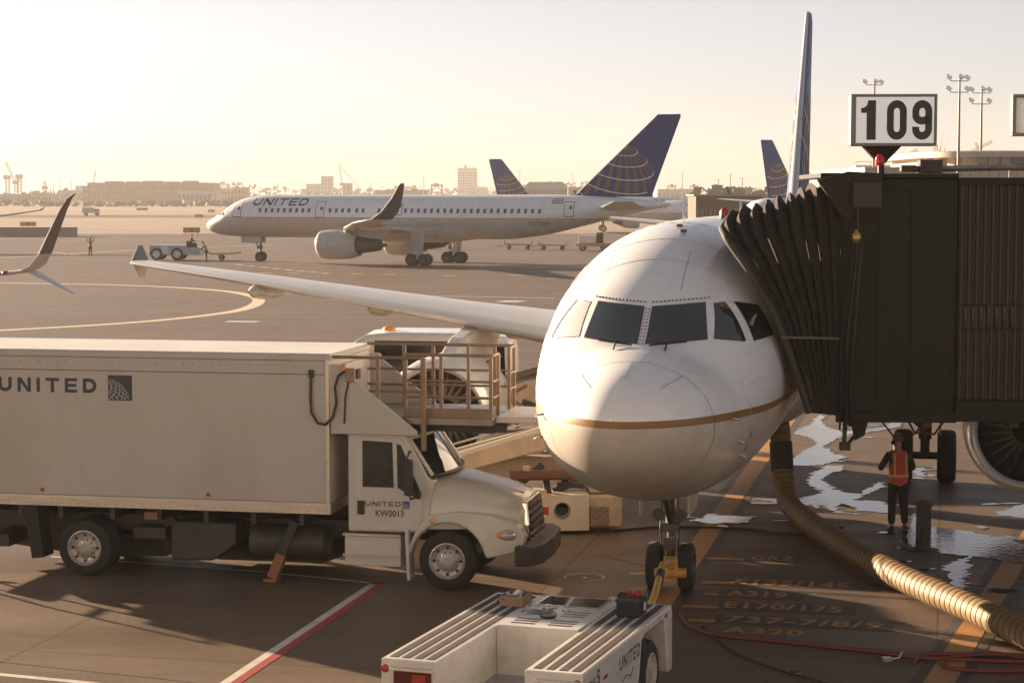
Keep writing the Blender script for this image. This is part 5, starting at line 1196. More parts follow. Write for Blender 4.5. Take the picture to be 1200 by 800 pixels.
    b = MB(); b.beam((.45, .3, .46), (.32, .3, 1.1), .14, .12); b.beam((-.6, .4, .5), (.3, .4, 1.25), .10, .12); b.beam((.5, .5, .74), (1.1, .4, .98), .10, .12); b.tube([(.55, .2, .9), (1.02, .1, .90)], .055, 10); b.build('lift_strut', DARK, t)
    b = MB(); b.beam((-1.9, .1, .6), (-.6, .15, .72), .09, .12); b.beam((-.7, .1, .46), (.35, .1, .78), .06, .1); b.build('link_bar', TAN, t)
    b = MB(); b.box(1.15, 1.75, .3, 1.1, .72, 1.5); b.build('operator_cab', TAN, t, bev=.03)
    # second loader behind
    t = thing('container_loader', 'tan cargo loader with orange strut, behind the belt loader under the wing root', 'cargo loader', (.4, 40.5, 0), R(6))
    b = MB()
    for y in (0, 2.0):
        b.beam((-2.6, y, 1.55), (1.5, y, 2.55), .12, .42); b.beam((-2.6, y, .75), (1.5, y, 1.15), .12, .3)
    b.build('loader_bridge', TAN, t, bev=.012)
    b = MB(); b.beam((-2.6, 1, 1.62), (1.5, 1, 2.62), 1.8, .05); b.build('roller_deck', STEEL, t)
    b = MB(); b.beam((-.9, -.1, 2.35), (.2, -.1, 1.55), .07, .1); b.tube([(-1.3, -.1, 1.6), (-.1, -.1, 2.3)], .03, 8); b.build('orange_strut', ORANGE_, t)
    b = MB(); b.beam((-.2, .0, 1.95), (.7, .0, 1.55), .12, .16); b.beam((-1.7, .2, 2.3), (-.6, .2, 2.9), .06, .08); b.build('scissor_arm', DARK, t)
    b = MB(); b.tube([(.2, -.15, 2.22), (1.2, -.15, 2.26)], .035, 8); b.tube([(.2, -.15, 2.12), (1.2, -.15, 2.16)], .03, 8); b.build('hydraulic_ram', mat('red_ram_paint', (.3, .06, .04), .3), t)
    b = MB(); b.box(-2.5, 1.6, .2, 1.8, .35, .75); b.build('chassis', TAN, t, bev=.02)
    for x in (-1.8, 1.0):
        for y in (.2, 1.8): wheel(t, x, y, .36, .36, .28, (0, 1, 0), STEEL, outer=-1)
def small_things():
    t = thing('bollard', 'dark waist-high post standing in the puddle behind the air hose', 'bollard', (7.21, 34.05, 0))
    b = MB(); b.tube([(0, 0, .03), (0, 0, .78)], .13, 14); b.build('post', DARK, t, smooth=40); b = MB(); b.lathe((0, 0, .78), (0, 0, 1), [(0, .15), (.06, .15), (.11, .06), (.115, .001)], 14); b.build('cap', DARK, t, smooth=40)
    b = MB(); b.lathe((0, 0, 0), (0, 0, 1), [(0, .28), (.03, .27), (.04, .13)], 16, True); b.build('base', DARK, t)
    t = thing('manhole_cover', 'round dark manhole cover with a bright rim, between the truck and the tug', 'manhole cover', (1.18, 31.6, 0))
    b = MB(); b.lathe((0, 0, 0), (0, 0, 1), [(.002, .30), (.014, .31), (.014, .335), (.003, .345)], 48); b.build('rim', STEEL, t, smooth=40); b = MB(); b.lathe((0, 0, 0), (0, 0, 1), [(.006, .30), (.006, .001)], 40); c = b.build('lid', DARK, t)
    b = MB(); b.lathe((0, 0, .006), (0, 0, 1), [(0, .04), (.008, .03), (.008, .001)], 12); b.build('lift_eye', METAL, c)
    t = thing('drain_cover', 'small oval drain cover on the sunlit concrete, bottom right', 'drain cover', (3.68, 25.25, 0))
    b = MB(); b.lathe((0, 0, 0), (0, 0, 1), [(.002, .11), (.012, .10), (.012, .085)], 24); b.build('rim', STEEL, t); b = MB(); b.lathe((0, 0, 0), (0, 0, 1), [(.007, .085), (.007, .001)], 24); b.build('lid', DARK, t)
    CR = mat('red_cable', (.16, .03, .025), .5, var=.15); CB = mat('black_cable', (.02, .018, .016), .55)
    def cable(label, pts, r, m, par=None):
        b = MB(); P = [V(p) for p in pts]; C = []
        for i in range(len(P) - 1):
            a, b_, c, d = P[max(i - 1, 0)], P[i], P[i + 1], P[min(i + 2, len(P) - 1)]
            for k in range(8):
                u = k / 8; C.append(.5 * ((2 * b_) + (c - a) * u + (2 * a - 5 * b_ + 4 * c - d) * u * u + (3 * b_ - a - 3 * c + d) * u ** 3))
        C.append(P[-1]); b.tube(C, r, 8); o = b.build('ground_cable', m, None, smooth=60); tag(o, label, 'cable', 'cables lying on the apron')
    cable('long red cable lying across the painted aircraft names', [(2.5, 28.7, .03), (2.55, 27.9, .03), (2.9, 27.3, .03), (3.5, 27.0, .03), (4.1, 26.7, .03), (4.9, 26.3, .03), (5.6, 25.9, .03), (7.5, 25.6, .03)], .032, CR)
    cable('looped red cable at the lower right beside the hose', [(5.35, 25.7, .03), (5.6, 26.1, .03), (6.3, 26.1, .03), (7.2, 25.8, .03), (7.3, 25.4, .03), (6.5, 25.2, .03), (5.8, 25.3, .03), (5.75, 25.75, .03), (6.4, 26.0, .06), (8, 25.9, .03)], .03, CR)
    cable('thin black cable across the sunlit concrete patch', [(2.75, 27.9, .02), (3.0, 26.4, .02), (3.5, 25.3, .02), (4.0, 24.6, .02), (4.3, 24.0, .02)], .016, CB)
    cable('pair of black cables on the ground under the airliner nose', [(1.9, 36, .02), (2.9, 36.4, .02), (4.3, 36.2, .02), (5.3, 35.6, .02), (6.2, 36.4, .02)], .025, CB)
    b = MB(); b.tube([(0, 0, .02), (.12, .06, .03), (.16, .05, .12)], .016, 6); b.box(-.12, .0, -.05, .05, .0, .05); o = b.build('wheel_chock_pin', METAL); o.location = (5.05, 25.75, .03); tag(o, 'small bright metal pin lying by the red cables', 'pin')

def far_vehicles():
    LG = mat('far_tug_paint', (.42, .45, .46), .4, var=.08, dirt=(.25, .22, .18))
    t = thing('pushback_tractor', 'pale grey pushback tractor with four big wheels, parked on the far apron', 'tractor', (-35.0, 190.5, 0), R(-2))
    b = MB(); b.prism([(0, .55), (0, 1.35), (.15, 1.45), (3.6, 1.45), (3.7, 1.25), (4.9, 1.2), (5.0, .5)], lambda u, v, w_: V((u, w_, v)), -1.1, 1.1); b.build('body', LG, t, bev=.05)
    b = MB(); b.box(1.25, 1.95, -1.13, -1.1, .6, 1.35); b.build('side_panel', VANW, t)
    b = MB(); b.box(3.75, 4.3, -.8, .3, 1.2, 1.6); b.tube([(4.5, -.5, 1.2), (4.35, -.5, 1.75)], .03, 6); b.build('seat', BLACK, t)
    b = MB(); b.box(3.62, 3.72, -.9, .9, 1.4, 1.85); b.build('backrest', BLACK, t)
    for x in (.75, 2.75):
        for y in (-1.0, 1.0): wheel(t, x, y, .6, .6, .45, (0, 1, 0), VANW, outer=1 if y > 0 else -1, seg=20)
    dk = mat('dark_trousers', (.03, .028, .027), .8, var=.2); lime = mat('lime_vest', (.28, .36, .05), .6, var=.1); sh = mat('grey_shirt', (.10, .09, .08), .8)
    person('seated driver in dark clothes on the pushback tractor', (-31.0, 190.1, .72), R(-92), {-1: ((-.28, .15, 1.15), (-.2, .4, 1.1)), 1: ((.28, .15, 1.15), (.2, .4, 1.1))}, None, None, dk, sh, mat('red_cap', (.25, .05, .04), .7), legs={-1: ((-.12, .42, .85), (-.12, .5, .42)), 1: ((.12, .42, .85), (.12, .5, .42))}, sub=1)
    person('worker in lime vest leaning over the tow bar by the pushback tractor', (-29.6, 190.3, 0), R(95), {-1: ((-.27, .42, 1.1), (-.16, .66, .95)), 1: ((.27, .42, 1.1), (.16, .66, .95))}, lime, None, dk, sh, dk, lean=.45, sub=1)
    person('marshaller in lime vest with both arms raised overhead on the far apron', (-44.2, 205.85, 0), R(170), {-1: ((-.42, .0, 1.62), (-.20, .0, 1.98)), 1: ((.42, .0, 1.62), (.20, .0, 1.98))}, lime, None, dk, mat('lime_sleeves', (.25, .33, .06), .7), dk, sub=1)
    Y_ = mat('dusty_yellow', (.42, .28, .10), .5, var=.15)
    t = thing('tow_bar', 'long yellow tow bar on two small wheels ahead of the pushback tractor', 'tow bar', (-29.0, 190.2, 0), R(-3))
    b = MB(); b.tube([(-.9, 0, .85), (-.1, 0, .6), (1.4, 0, .62), (2.8, 0, .72)], .07, 8); b.beam((2.6, -.25, .72), (2.6, .25, .72), .12, .12); b.beam((.3, 0, .6), (.9, 0, .35), .08, .08); b.build('bar', Y_, t)
    for y in (-.25, .25): wheel(t, .9, y, .26, .26, .15, (0, 1, 0), Y_, outer=-1, seg=14)
    # carts under the taxiing airliner
    CT = mat('cart_paint', (.38, .29, .17), .5, var=.15)
    def cart(label, loc, rz):
        t = thing('baggage_cart', label, 'cart', loc, rz, 'flat baggage carts behind the taxiing airliner')
        b = MB(); b.box(-1.6, 1.6, -.8, .8, .5, .68); b.build('bed', CT, t, bev=.02)
        b = MB(); b.box(-1.6, -1.54, -.78, .78, .68, 1.0); b.box(1.54, 1.6, -.78, .78, .68, 1.0); b.build('end_rail', CT, t)
        b = MB(); b.tube([(-1.6, 0, .45), (-2.5, 0, .35)], .04, 6); b.build('draw_bar', DARK, t)
        for x in (-1.1, 1.1):
            for y in (-.7, .7): wheel(t, x, y, .24, .24, .15, (0, 1, 0), STEEL, outer=-1, seg=12)
    cart('flat yellow baggage cart, just right of the taxiing airliner wheels', (.75, 228, 0), R(-3)); cart('flat yellow baggage cart, next to the white loading vehicle', (4.7, 226, 0), R(-5)); cart('flat yellow baggage cart seen between the wheels of the taxiing airliner', (-8.3, 229, 0), R(4))
    t = thing('cargo_loader', 'white and yellow loading vehicle with a dark cab, below the tail of the taxiing airliner', 'loader', (9.2, 222, 0), R(-6))
    b = MB(); b.box(-1.9, 1.9, -1, 1, .5, .9); b.build('chassis', Y_, t, bev=.03)
    b = MB(); b.box(-1.6, .2, -.95, .95, .9, 1.75); b.build('white_deck', VANW, t, bev=.04)
    b = MB(); b.box(.35, 1.1, -.6, .6, .9, 2.05); b.build('cab', DARK, t, bev=.05)
    b = MB(); b.box(.4, 1.0, -.62, -.6, 1.35, 1.9); b.build('cab_window', GLASS, t)
    for x in (-1.2, 1.2):
        for y in (-.85, .85): wheel(t, x, y, .38, .38, .25, (0, 1, 0), STEEL, outer=-1, seg=14)
    t = thing('service_truck', 'tiny pale service truck on the far taxiway, right of the brown winglet', 'truck', (-130.5, 610, 0), R(4))
    b = MB(); b.box(-2.6, .8, -1.2, 1.2, .9, 2.6); b.build('cargo_body', CREAM, t); b = MB(); b.box(.9, 2.6, -1.1, 1.1, .6, 2.2); c = b.build('cab', VANW, t, bev=.15); b = MB(); b.box(1.2, 2.3, -1.12, -1.1, 1.4, 2.0); b.build('cab_window', GLASS, c)
    for x in (-1.6, 1.8):
        for y in (-1, 1): wheel(t, x, y, .5, .5, .3, (0, 1, 0), STEEL, outer=-1, seg=12)
    # taxiway signs: two-tone low boxes
    SG = mat('taxi_sign_face', (.46, .22, .055), .5, var=.08); SB = mat('taxi_sign_dark', (.20, .10, .05), .5)
    def ts(label, x, y, wd, ht):
        t = thing('taxiway_sign', label, 'sign', (x, y, 0), R(random.uniform(-3, 3)), 'low orange taxiway signs')
        b = MB(); b.box(-wd / 2, wd / 2, -.15, .15, .25, ht); p = b.build('sign_box', SG, t, bev=.02)
        k = max(2, int(wd / .9))
        for i in range(k):
            b = MB(); x0 = -wd / 2 + wd * i / k; b.box(x0 + wd / k * .12, x0 + wd / k * .88, -.165, -.15, .4, ht - .15); b.build('sign_panel', SB if i % 2 else SG, p)
        for q in (-wd * .35, wd * .35):
            b = MB(); b.tube([(q, 0, 0), (q, 0, .25)], .05, 6); b.build('sign_leg', BLACK, t)
    f = lambda px, y: Zg(px, y)
    for lb, px, y, wd, ht in (('low orange taxiway sign left of the brown winglet', 33, 266.5, 6.0, 1.9), ('wide orange taxiway sign between the tractor and the airliner nose', 224.5, 274.5, 5.2, 1.9), ('small orange taxiway sign just off the airliner nose', 233.5, 255.8, 4.3, 1.8), ('small dark orange taxiway sign above the airliner nose', 247.5, 249.5, 4.5, 2.0), ('broad brown taxiway sign in the middle of the far field', 166.5, 247.2, 9.0, 2.2), ('tiny orange taxiway sign on the far edge of the field', 225, 241.6, 5.5, 2.2), ('tiny orange sign right of the service truck on the far field', 127, 242.8, 5.5, 1.8), ('tiny orange sign at the top left of the far field', 37, 241.5, 6.5, 2.6)):
        X, Yd = f(px, y); ts(lb, X, Yd, wd * .52, ht * .58)
def Zg(px, py):
    # ground point seen at a pixel of the 1200x800 photograph (only used to place far things)
    th = R(4.24); u = (px - 600) / 2300; v = (400 - py) / 2300
    dy = math.cos(th) + v * math.sin(th); dz = -math.sin(th) + v * math.cos(th); k = -6.2 / dz
    return u * k, dy * k
# ------------------------------------------------------------------ ground and markings
def ground_mat(name, col, col2, streak=(1, 8, 1), rough=.55, joints=True, rot=12.4, spec=.5):
    m = bpy.data.materials.new(name); m.use_nodes = True; n = m.node_tree; p = n.nodes['Principled BSDF']; L = n.links.new
    tc = n.nodes.new('ShaderNodeTexCoord')
    def noise(scale, detail, st=(1, 1, 1)):
        mp = n.nodes.new('ShaderNodeMapping'); mp.inputs['Scale'].default_value = st; L(tc.outputs['Object'], mp.inputs['Vector'])
        z = n.nodes.new('ShaderNodeTexNoise'); z.inputs['Scale'].default_value = scale; z.inputs['Detail'].default_value = detail; z.inputs['Roughness'].default_value = .65; L(mp.outputs[0], z.inputs['Vector']); return z.outputs['Fac']
    def ramp(f, a, b, c=0, d=1):
        r = n.nodes.new('ShaderNodeMapRange'); r.inputs[1].default_value = a; r.inputs[2].default_value = b; r.inputs[3].default_value = c; r.inputs[4].default_value = d; L(f, r.inputs[0]); return r.outputs[0]
    def mixc(f, a, b):
        x = n.nodes.new('ShaderNodeMix'); x.data_type = 'RGBA'; L(f, x.inputs[0])
        for s, q in ((6, a), (7, b)):
            if isinstance(q, tuple): x.inputs[s].default_value = (*q, 1)
            else: L(q, x.inputs[s])
        return x.outputs[2]
    def mul(a, b):
        x = n.nodes.new('ShaderNodeMath'); x.operation = 'MULTIPLY'; L(a, x.inputs[0])
        if isinstance(b, float): x.inputs[1].default_value = b
        else: L(b, x.inputs[1])
        return x.outputs[0]
    c = mixc(ramp(noise(.05, 5, streak), .35, .65), col, col2)
    c = mixc(ramp(noise(.6, 8), .45, .8, 0, .55), c, tuple(q * .62 for q in col))                       # stains
    c = mixc(ramp(noise(.35, 6, (.12, 2.2, 1)), .52, .72, 0, .5), c, tuple(q * .55 for q in col))    # tyre streaks
    c = mixc(ramp(noise(14, 4), .35, .7, 0, .28), c, tuple(min(1, q * 1.45) for q in col2))         # speckle
    if joints:
        mp = n.nodes.new('ShaderNodeMapping'); mp.inputs['Rotation'].default_value = (0, 0, R(rot)); L(tc.outputs['Object'], mp.inputs['Vector'])
        br = n.nodes.new('ShaderNodeTexBrick'); br.offset = 0; br.inputs['Scale'].default_value = 1; br.inputs['Brick Width'].default_value = 6.1; br.inputs['Row Height'].default_value = 6.1; br.inputs['Mortar Size'].default_value = .022; br.inputs['Mortar Smooth'].default_value = .3
        br.inputs['Color1'].default_value = (1, 1, 1, 1); br.inputs['Color2'].default_value = (.86, .86, .86, 1); br.inputs['Mortar'].default_value = (.38, .36, .34, 1)
        L(mp.outputs[0], br.inputs['Vector'])
        x = n.nodes.new('ShaderNodeMix'); x.data_type = 'RGBA'; x.blend_type = 'MULTIPLY'; x.inputs[0].default_value = .85; L(c, x.inputs[6]); L(br.outputs['Color'], x.inputs[7]); c = x.outputs[2]
    L(c, p.inputs['Base Color'])
    p.inputs['Specular IOR Level'].default_value = .28
    L(ramp(noise(.4, 7, (.4, 1.6, 1)), .3, .7, rough - .14, rough + .16), p.inputs['Roughness'])
    b = n.nodes.new('ShaderNodeBump'); b.inputs['Strength'].default_value = .35; b.inputs['Distance'].default_value = .012; L(noise(40, 5), b.inputs['Height']); L(b.outputs[0], p.inputs['Normal'])
    return m
APRON = ground_mat('apron_concrete', (.117, .082, .056), (.160, .112, .077))
FIELD = ground_mat('dry_field', (.24, .19, .14), (.32, .25, .19), (1, 6, 1), .8, False)
PALE = ground_mat('pale_glare_concrete', (.33, .27, .215), (.40, .33, .265), (1, 5, 1), .6, False)  # far concrete, with low-sun glare put into its lighter colour
def sheet(name, m, x0, x1, y0, y1, z):
    b = MB(); b.poly([V((x0, y0, z)), V((x1, y0, z)), V((x1, y1, z)), V((x0, y1, z))]); return struct(b.build(name, m))
sheet('ground', FIELD, -7000, 7000, -300, 12000, -.03)
sheet('apron', APRON, -420, 420, -60, 322, 0)
sheet('far_taxiway', PALE, -900, 900, 360, 520, -.015); sheet('far_taxiway', APRON, -900, 900, 560, 640, -.015); sheet('runway', PALE, -1500, 1500, 760, 900, -.015)
def rmark(col, name, worn=.45, rough=.6):
    return mat(name, col, rough, var=.15, scale=3, dirt=(.16, .13, .105), dscale=4, damt=worn)
MW = rmark((.62, .57, .50), 'worn_white_line_paint'); MY = rmark((.62, .42, .16), 'worn_yellow_line_paint', .35); MR = rmark((.36, .05, .045), 'worn_red_line_paint', .4); MK = rmark((.055, .04, .032), 'black_marking_paint', .6); MO = rmark((.40, .19, .055), 'worn_orange_line_paint', .72); MC = rmark((.70, .58, .40), 'cream_line_paint', .3)
def line(name, pts, wd, m, z=.004, closed=False):
    P = [V((p[0], p[1], 0)) for p in pts]; a, c = [], []
    for i, p in enumerate(P):
        d = (P[min(i + 1, len(P) - 1)] - P[max(i - 1, 0)]).normalized(); nn = V((-d.y, d.x, 0)); a.append(p + nn * wd / 2 + V((0, 0, z))); c.append(p - nn * wd / 2 + V((0, 0, z)))
    b = MB(); b.loft([a, c], False, False, False); return struct(b.build(name, m))
def smoothpts(pts, k=10):
    P = [V((p[0], p[1], 0)) for p in pts]; C = []
    for i in range(len(P) - 1):
        a, b_, c, d = P[max(i - 1, 0)], P[i], P[i + 1], P[min(i + 2, len(P) - 1)]
        for j in range(k):
            u = j / k; C.append(.5 * ((2 * b_) + (c - a) * u + (2 * a - 5 * b_ + 4 * c - d) * u * u + (3 * b_ - a - 3 * c + d) * u ** 3))
    C.append(P[-1]); return C
def markings():
    G_ = Zg
    line('taxi_line', smoothpts([G_(-60, 330.5), G_(0, 331.5), G_(120, 333.5), G_(200, 336.5), G_(262, 341), G_(292, 346), G_(303, 351), G_(297, 358), G_(270, 365.5), G_(200, 374), G_(110, 381), G_(0, 387), G_(-80, 391)]), .75, MC)
    line('taxi_line', [G_(330, 343), G_(470, 346), G_(650, 349.5)], .3, MC)
    line('taxi_line', smoothpts([G_(-20, 303), G_(60, 299), G_(200, 291), G_(320, 287)]), .5, MC)
    line('taxi_line', [G_(55, 295), G_(92, 299)], .35, MC)
    line('taxi_line', [G_(-20, 277), G_(300, 273)], .9, PALE, .004)
    line('taxi_line', [G_(60, 283), G_(235, 280.5)], .9, PALE, .004)
    line('taxi_line', [G_(640, 300), G_(500, 298), G_(400, 300)], .6, PALE, .004)
    for i in range(8):
        x = 276 + i * 14.5; y = 310.2 + i * 1.4
        line('taxi_dash', [G_(x, y), G_(x + 9, y + .7)], .45, MC)
    for x, y in ((262, 320), (303, 319.8), (337, 320), (410, 321), (448, 321.5), (520, 323), (597, 322.5), (640, 326), (690, 326)): line('taxi_dash', [G_(x, y), G_(x + 16, y + .3)], .5, MC)
    line('apron_patch', [G_(265, 376.5), G_(303, 377)], .9, MW); line('apron_patch', [G_(586, 352.8), G_(612, 353.4)], 1.6, MW)
    # restraint lines by the truck
    d = V((-1.48, -6.56, 0)).normalized(); nn = V((d.y, -d.x, 0))
    p0, p1 = V((-2.2, 31.2, 0)), V((-4.0, 23.2, 0))
    line('restraint_line', [p0 - nn * .0, p1], .13, MW); line('restraint_line', [p0 + nn * -.135, p1 + nn * -.135], .13, MR)
    line('restraint_line', [G_(60, 652), G_(133, 657), G_(299, 669), G_(420, 681), G_(445, 684)], .10, MW)
    line('restraint_line', [G_(-60, 783), G_(0, 790), G_(95, 799), G_(130, 803)], .13, MW)
    JT = mat('joint_sealant', (.035, .03, .026), .8)
    line('slab_joint', [G_(-40, 771), G_(0, 775), G_(180, 794), G_(300, 808)], .03, JT); line('slab_joint', [G_(800, 672), G_(700, 650), G_(560, 690)][:2], .03, JT)
    line('slab_joint', [G_(240, 430), G_(640, 480)], .05, JT)
    # lead-in line
    a = V((.2147, .9767, 0)); r = V((.9767, -.2147, 0)); q0 = V((2.5, 30.7, 0)); 
    line('lead_in_line', [q0 - a * 2, q0 + a * 40], .40, MO, .008); line('lead_in_border', [q0 - a * 2 + r * .0, q0 + a * 40], .72, MK, .004)
    w0 = V(G_(1200, 640) + (0,)); w1 = V(G_(1122, 765) + (0,)); dd = (w0 - w1).normalized()
    line('lead_in_line', [w1 - dd * 3, w0 + dd * 9], .38, MO, .008); line('lead_in_border', [w1 - dd * 3, w0 + dd * 9], .70, MK, .004)
    # stop positions: bar, dark plate and stencilled aircraft names
    for body, x0, x1, yb, yt, bx0, bx1, pad in (('GRZ', 879, 930, 656, 648, 829, 872, .1), ('E135/145', 860, 992, 684, 675, 822, 868, .5), ('A319', 849, 920, 698, 689.5, 824, 842, .3), ('E170/175', 847, 984, 712, 701, 800, 842, .2), ('737-7/8/9', 847, 1031, 728.5, 716, 806, 838, .15)):
        o = V(G_(x0, yb) + (0,)); wd = (V(G_(x1, yb) + (0,)) - o).length * 1.0; ht = V(G_(x0, yt) + (0,)).y - o.y
        ht = min(max(ht, .36), .46)
        b = MB(); b.poly([o + r * u + a * v + V((0, 0, .004)) for u, v in ((-.12, -.10), (wd + pad, -.10), (wd + pad, ht + .10), (-.12, ht + .10))]); struct(b.build('marking_plate', MK))
        b = MB()
        for q in font_polys(body, .03, 1.1): b.poly([o + r * u * wd + a * v * ht + V((0, 0, .008)) for u, v in q])
        struct(b.build('stencilled_letters', MO, recalc=False))
        m0 = V(G_(bx0, yb - 2) + (0,)); m1 = V(G_(bx1, yb - 2) + (0,)); line('stop_bar', [m0, m0 + r * (m1 - m0).length], .22, MO, .008)
    o = V(G_(845, 741) + (0,)); b = MB()
    for q in font_polys('A320', .03, 1.1): b.poly([o + r * u * 1.15 + a * v * .40 + V((0, 0, .008)) for u, v in q])
    struct(b.build('stencilled_letters', MO, recalc=False))
    for y in (672, 690): line('stop_bar', [V(G_(738, y) + (0,)), V(G_(762, y - 1) + (0,))], .2, MO, .004)
def puddles():
    m = bpy.data.materials.new('puddle_water'); m.use_nodes = True; p = m.node_tree.nodes['Principled BSDF']; p.inputs['Base Color'].default_value = (.045, .04, .035, 1); p.inputs['Roughness'].default_value = .10; p.inputs['IOR'].default_value = 1.6
    n = m.node_tree; tc = n.nodes.new('ShaderNodeTexCoord'); z = n.nodes.new('ShaderNodeTexNoise'); z.inputs['Scale'].default_value = 9; n.links.new(tc.outputs['Object'], z.inputs['Vector']); bp = n.nodes.new('ShaderNodeBump'); bp.inputs['Strength'].default_value = .22; bp.inputs['Distance'].default_value = .02; n.links.new(z.outputs['Fac'], bp.inputs['Height']); n.links.new(bp.outputs[0], p.inputs['Normal'])
    rnd = random.Random(3)
    PL = [
     [(930, 508), (951, 514), (958, 520), (946, 526), (930, 537), (922, 541), (926, 545), (958, 546), (975, 541), (991, 536), (976, 531), (966, 523), (975, 517), (988, 512), (984, 505), (968, 500), (962, 493), (968, 488), (960, 486), (948, 498), (936, 504)],
     [(984, 507), (1010, 504), (1038, 500), (1046, 490), (1056, 488), (1054, 500), (1030, 505), (1005, 508), (988, 510)],
     [(969, 545), (988, 546), (986, 552), (970, 556), (966, 562), (972, 570), (988, 577), (1006, 579), (1032, 564), (1036, 570), (1012, 581), (1002, 586), (1030, 587), (1044, 593), (1043, 602), (1012, 599), (990, 590), (978, 594), (988, 600), (1012, 604), (978, 601), (964, 592), (932, 592), (930, 587), (958, 579), (961, 575), (947, 568), (951, 556)],
     [(930, 592), (908, 590), (895, 586), (912, 583), (932, 586)],
     [(1072, 549), (1083, 548), (1083, 558), (1074, 558), (1069, 553)],
     [(1066, 606), (1075, 601), (1078, 618), (1096, 618), (1128, 622), (1160, 628), (1190, 634), (1206, 640), (1206, 662), (1160, 655), (1120, 650), (1095, 648), (1080, 640), (1066, 640), (1058, 628)],
     [(1108, 662), (1135, 652), (1136, 668), (1126, 690), (1118, 690)], [(1168, 604), (1186, 594), (1206, 590), (1206, 608), (1186, 606)],
     [(812, 611), (828, 604), (850, 604), (888, 606), (868, 611), (840, 614)]]
    from mathutils import noise as NZ
    def warp(p):      # two shears: the outline gets ragged and streaky but never crosses itself
        x, y, z_ = p; x += .15 * NZ.noise(V((x * .8, y * 8, 1))) + .11 * NZ.noise(V((x * 1.0, y * 20, 4))); y += .10 * NZ.noise(V((x * 5, y * .7, 7))); return V((x, y, z_))
    cnt = 0
    def pool(P):
        nonlocal cnt
        cnt += 1; o = []
        for i, c in enumerate(P):
            d = P[(i + 1) % len(P)]; s_ = max(1, min(16, int((d - c).length / .05)))
            for j in range(s_): o.append(warp(c.lerp(d, j / s_)) + V((0, 0, .010 + .00006 * cnt)))
        b = MB()
        for tri in tessellate_polygon([o]): b.poly([o[i] for i in tri])
        struct(b.build('puddle', m, recalc=False)); return o
    for k, q in enumerate(PL):
        o = pool([V(Zg(*c) + (0,)) for c in q])
        for j in range(6):
            x_, y_ = o[rnd.randrange(len(o))][:2]; x_ += rnd.gauss(0, .3); y_ += rnd.gauss(0, .5); rx = rnd.uniform(.05, .25); ry = rnd.uniform(.04, .22)
            pool([V((x_ + rx * math.cos(R(a)), y_ + ry * math.sin(R(a)), 0)) for a in range(0, 360, 40)])

# ------------------------------------------------------------------ skyline and terminal
def at(px, py, d): return V(((px - 600) / 2300 * d, d, 6.2 + (229.5 - py) / 2300 * d))
BLD = [mat('brown_brick_far', (.22, .15, .10), .8, var=.15, scale=.05), mat('pale_shed_far', (.55, .53, .50), .7, var=.08, scale=.05), mat('tan_block_far', (.34, .27, .20), .8, var=.1, scale=.05), mat('grey_block_far', (.30, .29, .28), .8, var=.1, scale=.05)]
FWIN = mat('far_window', (.06, .06, .065), .2, var=.2); FROOF = mat('far_roof', (.2, .18, .16), .8, var=.1)
def block(label, px0, px1, ptop, d, m, rows=2, cols=10, dep=40, cat='building', roof_bits=0, pitched=False):
    x0, x1 = at(px0, 0, d).x, at(px1, 0, d).x; zt = at(0, ptop, d).z; wd = x1 - x0
    t = thing('far_building', label, cat, ((x0 + x1) / 2, d, 0))
    b = MB()
    if pitched: b.prism([(-wd / 2, 0), (wd / 2, 0), (wd / 2, zt * .82), (wd * .38, zt), (-wd * .38, zt), (-wd / 2, zt * .82)], lambda u, v, w_: V((u, w_, v)), 0, dep)
    else: b.box(-wd / 2, wd / 2, 0, dep, 0, zt)
    wl = b.build('wall', m, t)
    if not pitched:
        b = MB(); b.box(-wd / 2 - .3, wd / 2 + .3, -.3, dep + .3, zt, zt + zt * .035); b.build('roof', FROOF, t)
    if cols:
        first = None
        for r_ in range(rows):
            for c in range(cols):
                cw = wd / cols; x = -wd / 2 + cw * (c + .5); z = zt * (.16 + .78 * (r_ + .45) / rows)
                if first is None:
                    b = MB(); b.box(-cw * .3, cw * .3, -.25, .05, -zt / rows * .22, zt / rows * .22); first = b.build('window', FWIN, t, loc=(x, 0, z))
                else:
                    k = first.copy(); COL.objects.link(k); k.location = (x, 0, z)
    for k in range(roof_bits):
        x = -wd * .4 + wd * .8 * (k + .5) / roof_bits; b = MB(); hh = zt * random.uniform(.06, .16); w2 = wd * random.uniform(.03, .07); b.box(x - w2, x + w2, dep * .2, dep * .5, zt, zt + hh); b.build('roof_plant', m, t)
    return t
CRN = mat('crane_paint', (.28, .20, .16), .6, var=.1); CRR = mat('red_crane_paint', (.30, .12, .09), .6, var=.1); CRG = mat('grey_crane_paint', (.34, .33, .31), .6, var=.1)
def lattice(b, p, q, w_, n, t_):
    p = V(p); q = V(q); d = (q - p).normalized(); u = V((0, 1, 0)); a = d.cross(u).normalized(); c = u
    cs = [(a * sx + c * sy) * w_ / 2 for sx, sy in ((-1, -1), (1, -1), (1, 1), (-1, 1))]
    for k in cs: b.beam(p + k, q + k, t_, t_)
    for i in range(n):
        s0 = p.lerp(q, i / n); s1 = p.lerp(q, (i + 1) / n)
        for j in range(4): b.beam(s0 + cs[j], s1 + cs[(j + 1) % 4], t_ * .7, t_ * .7)
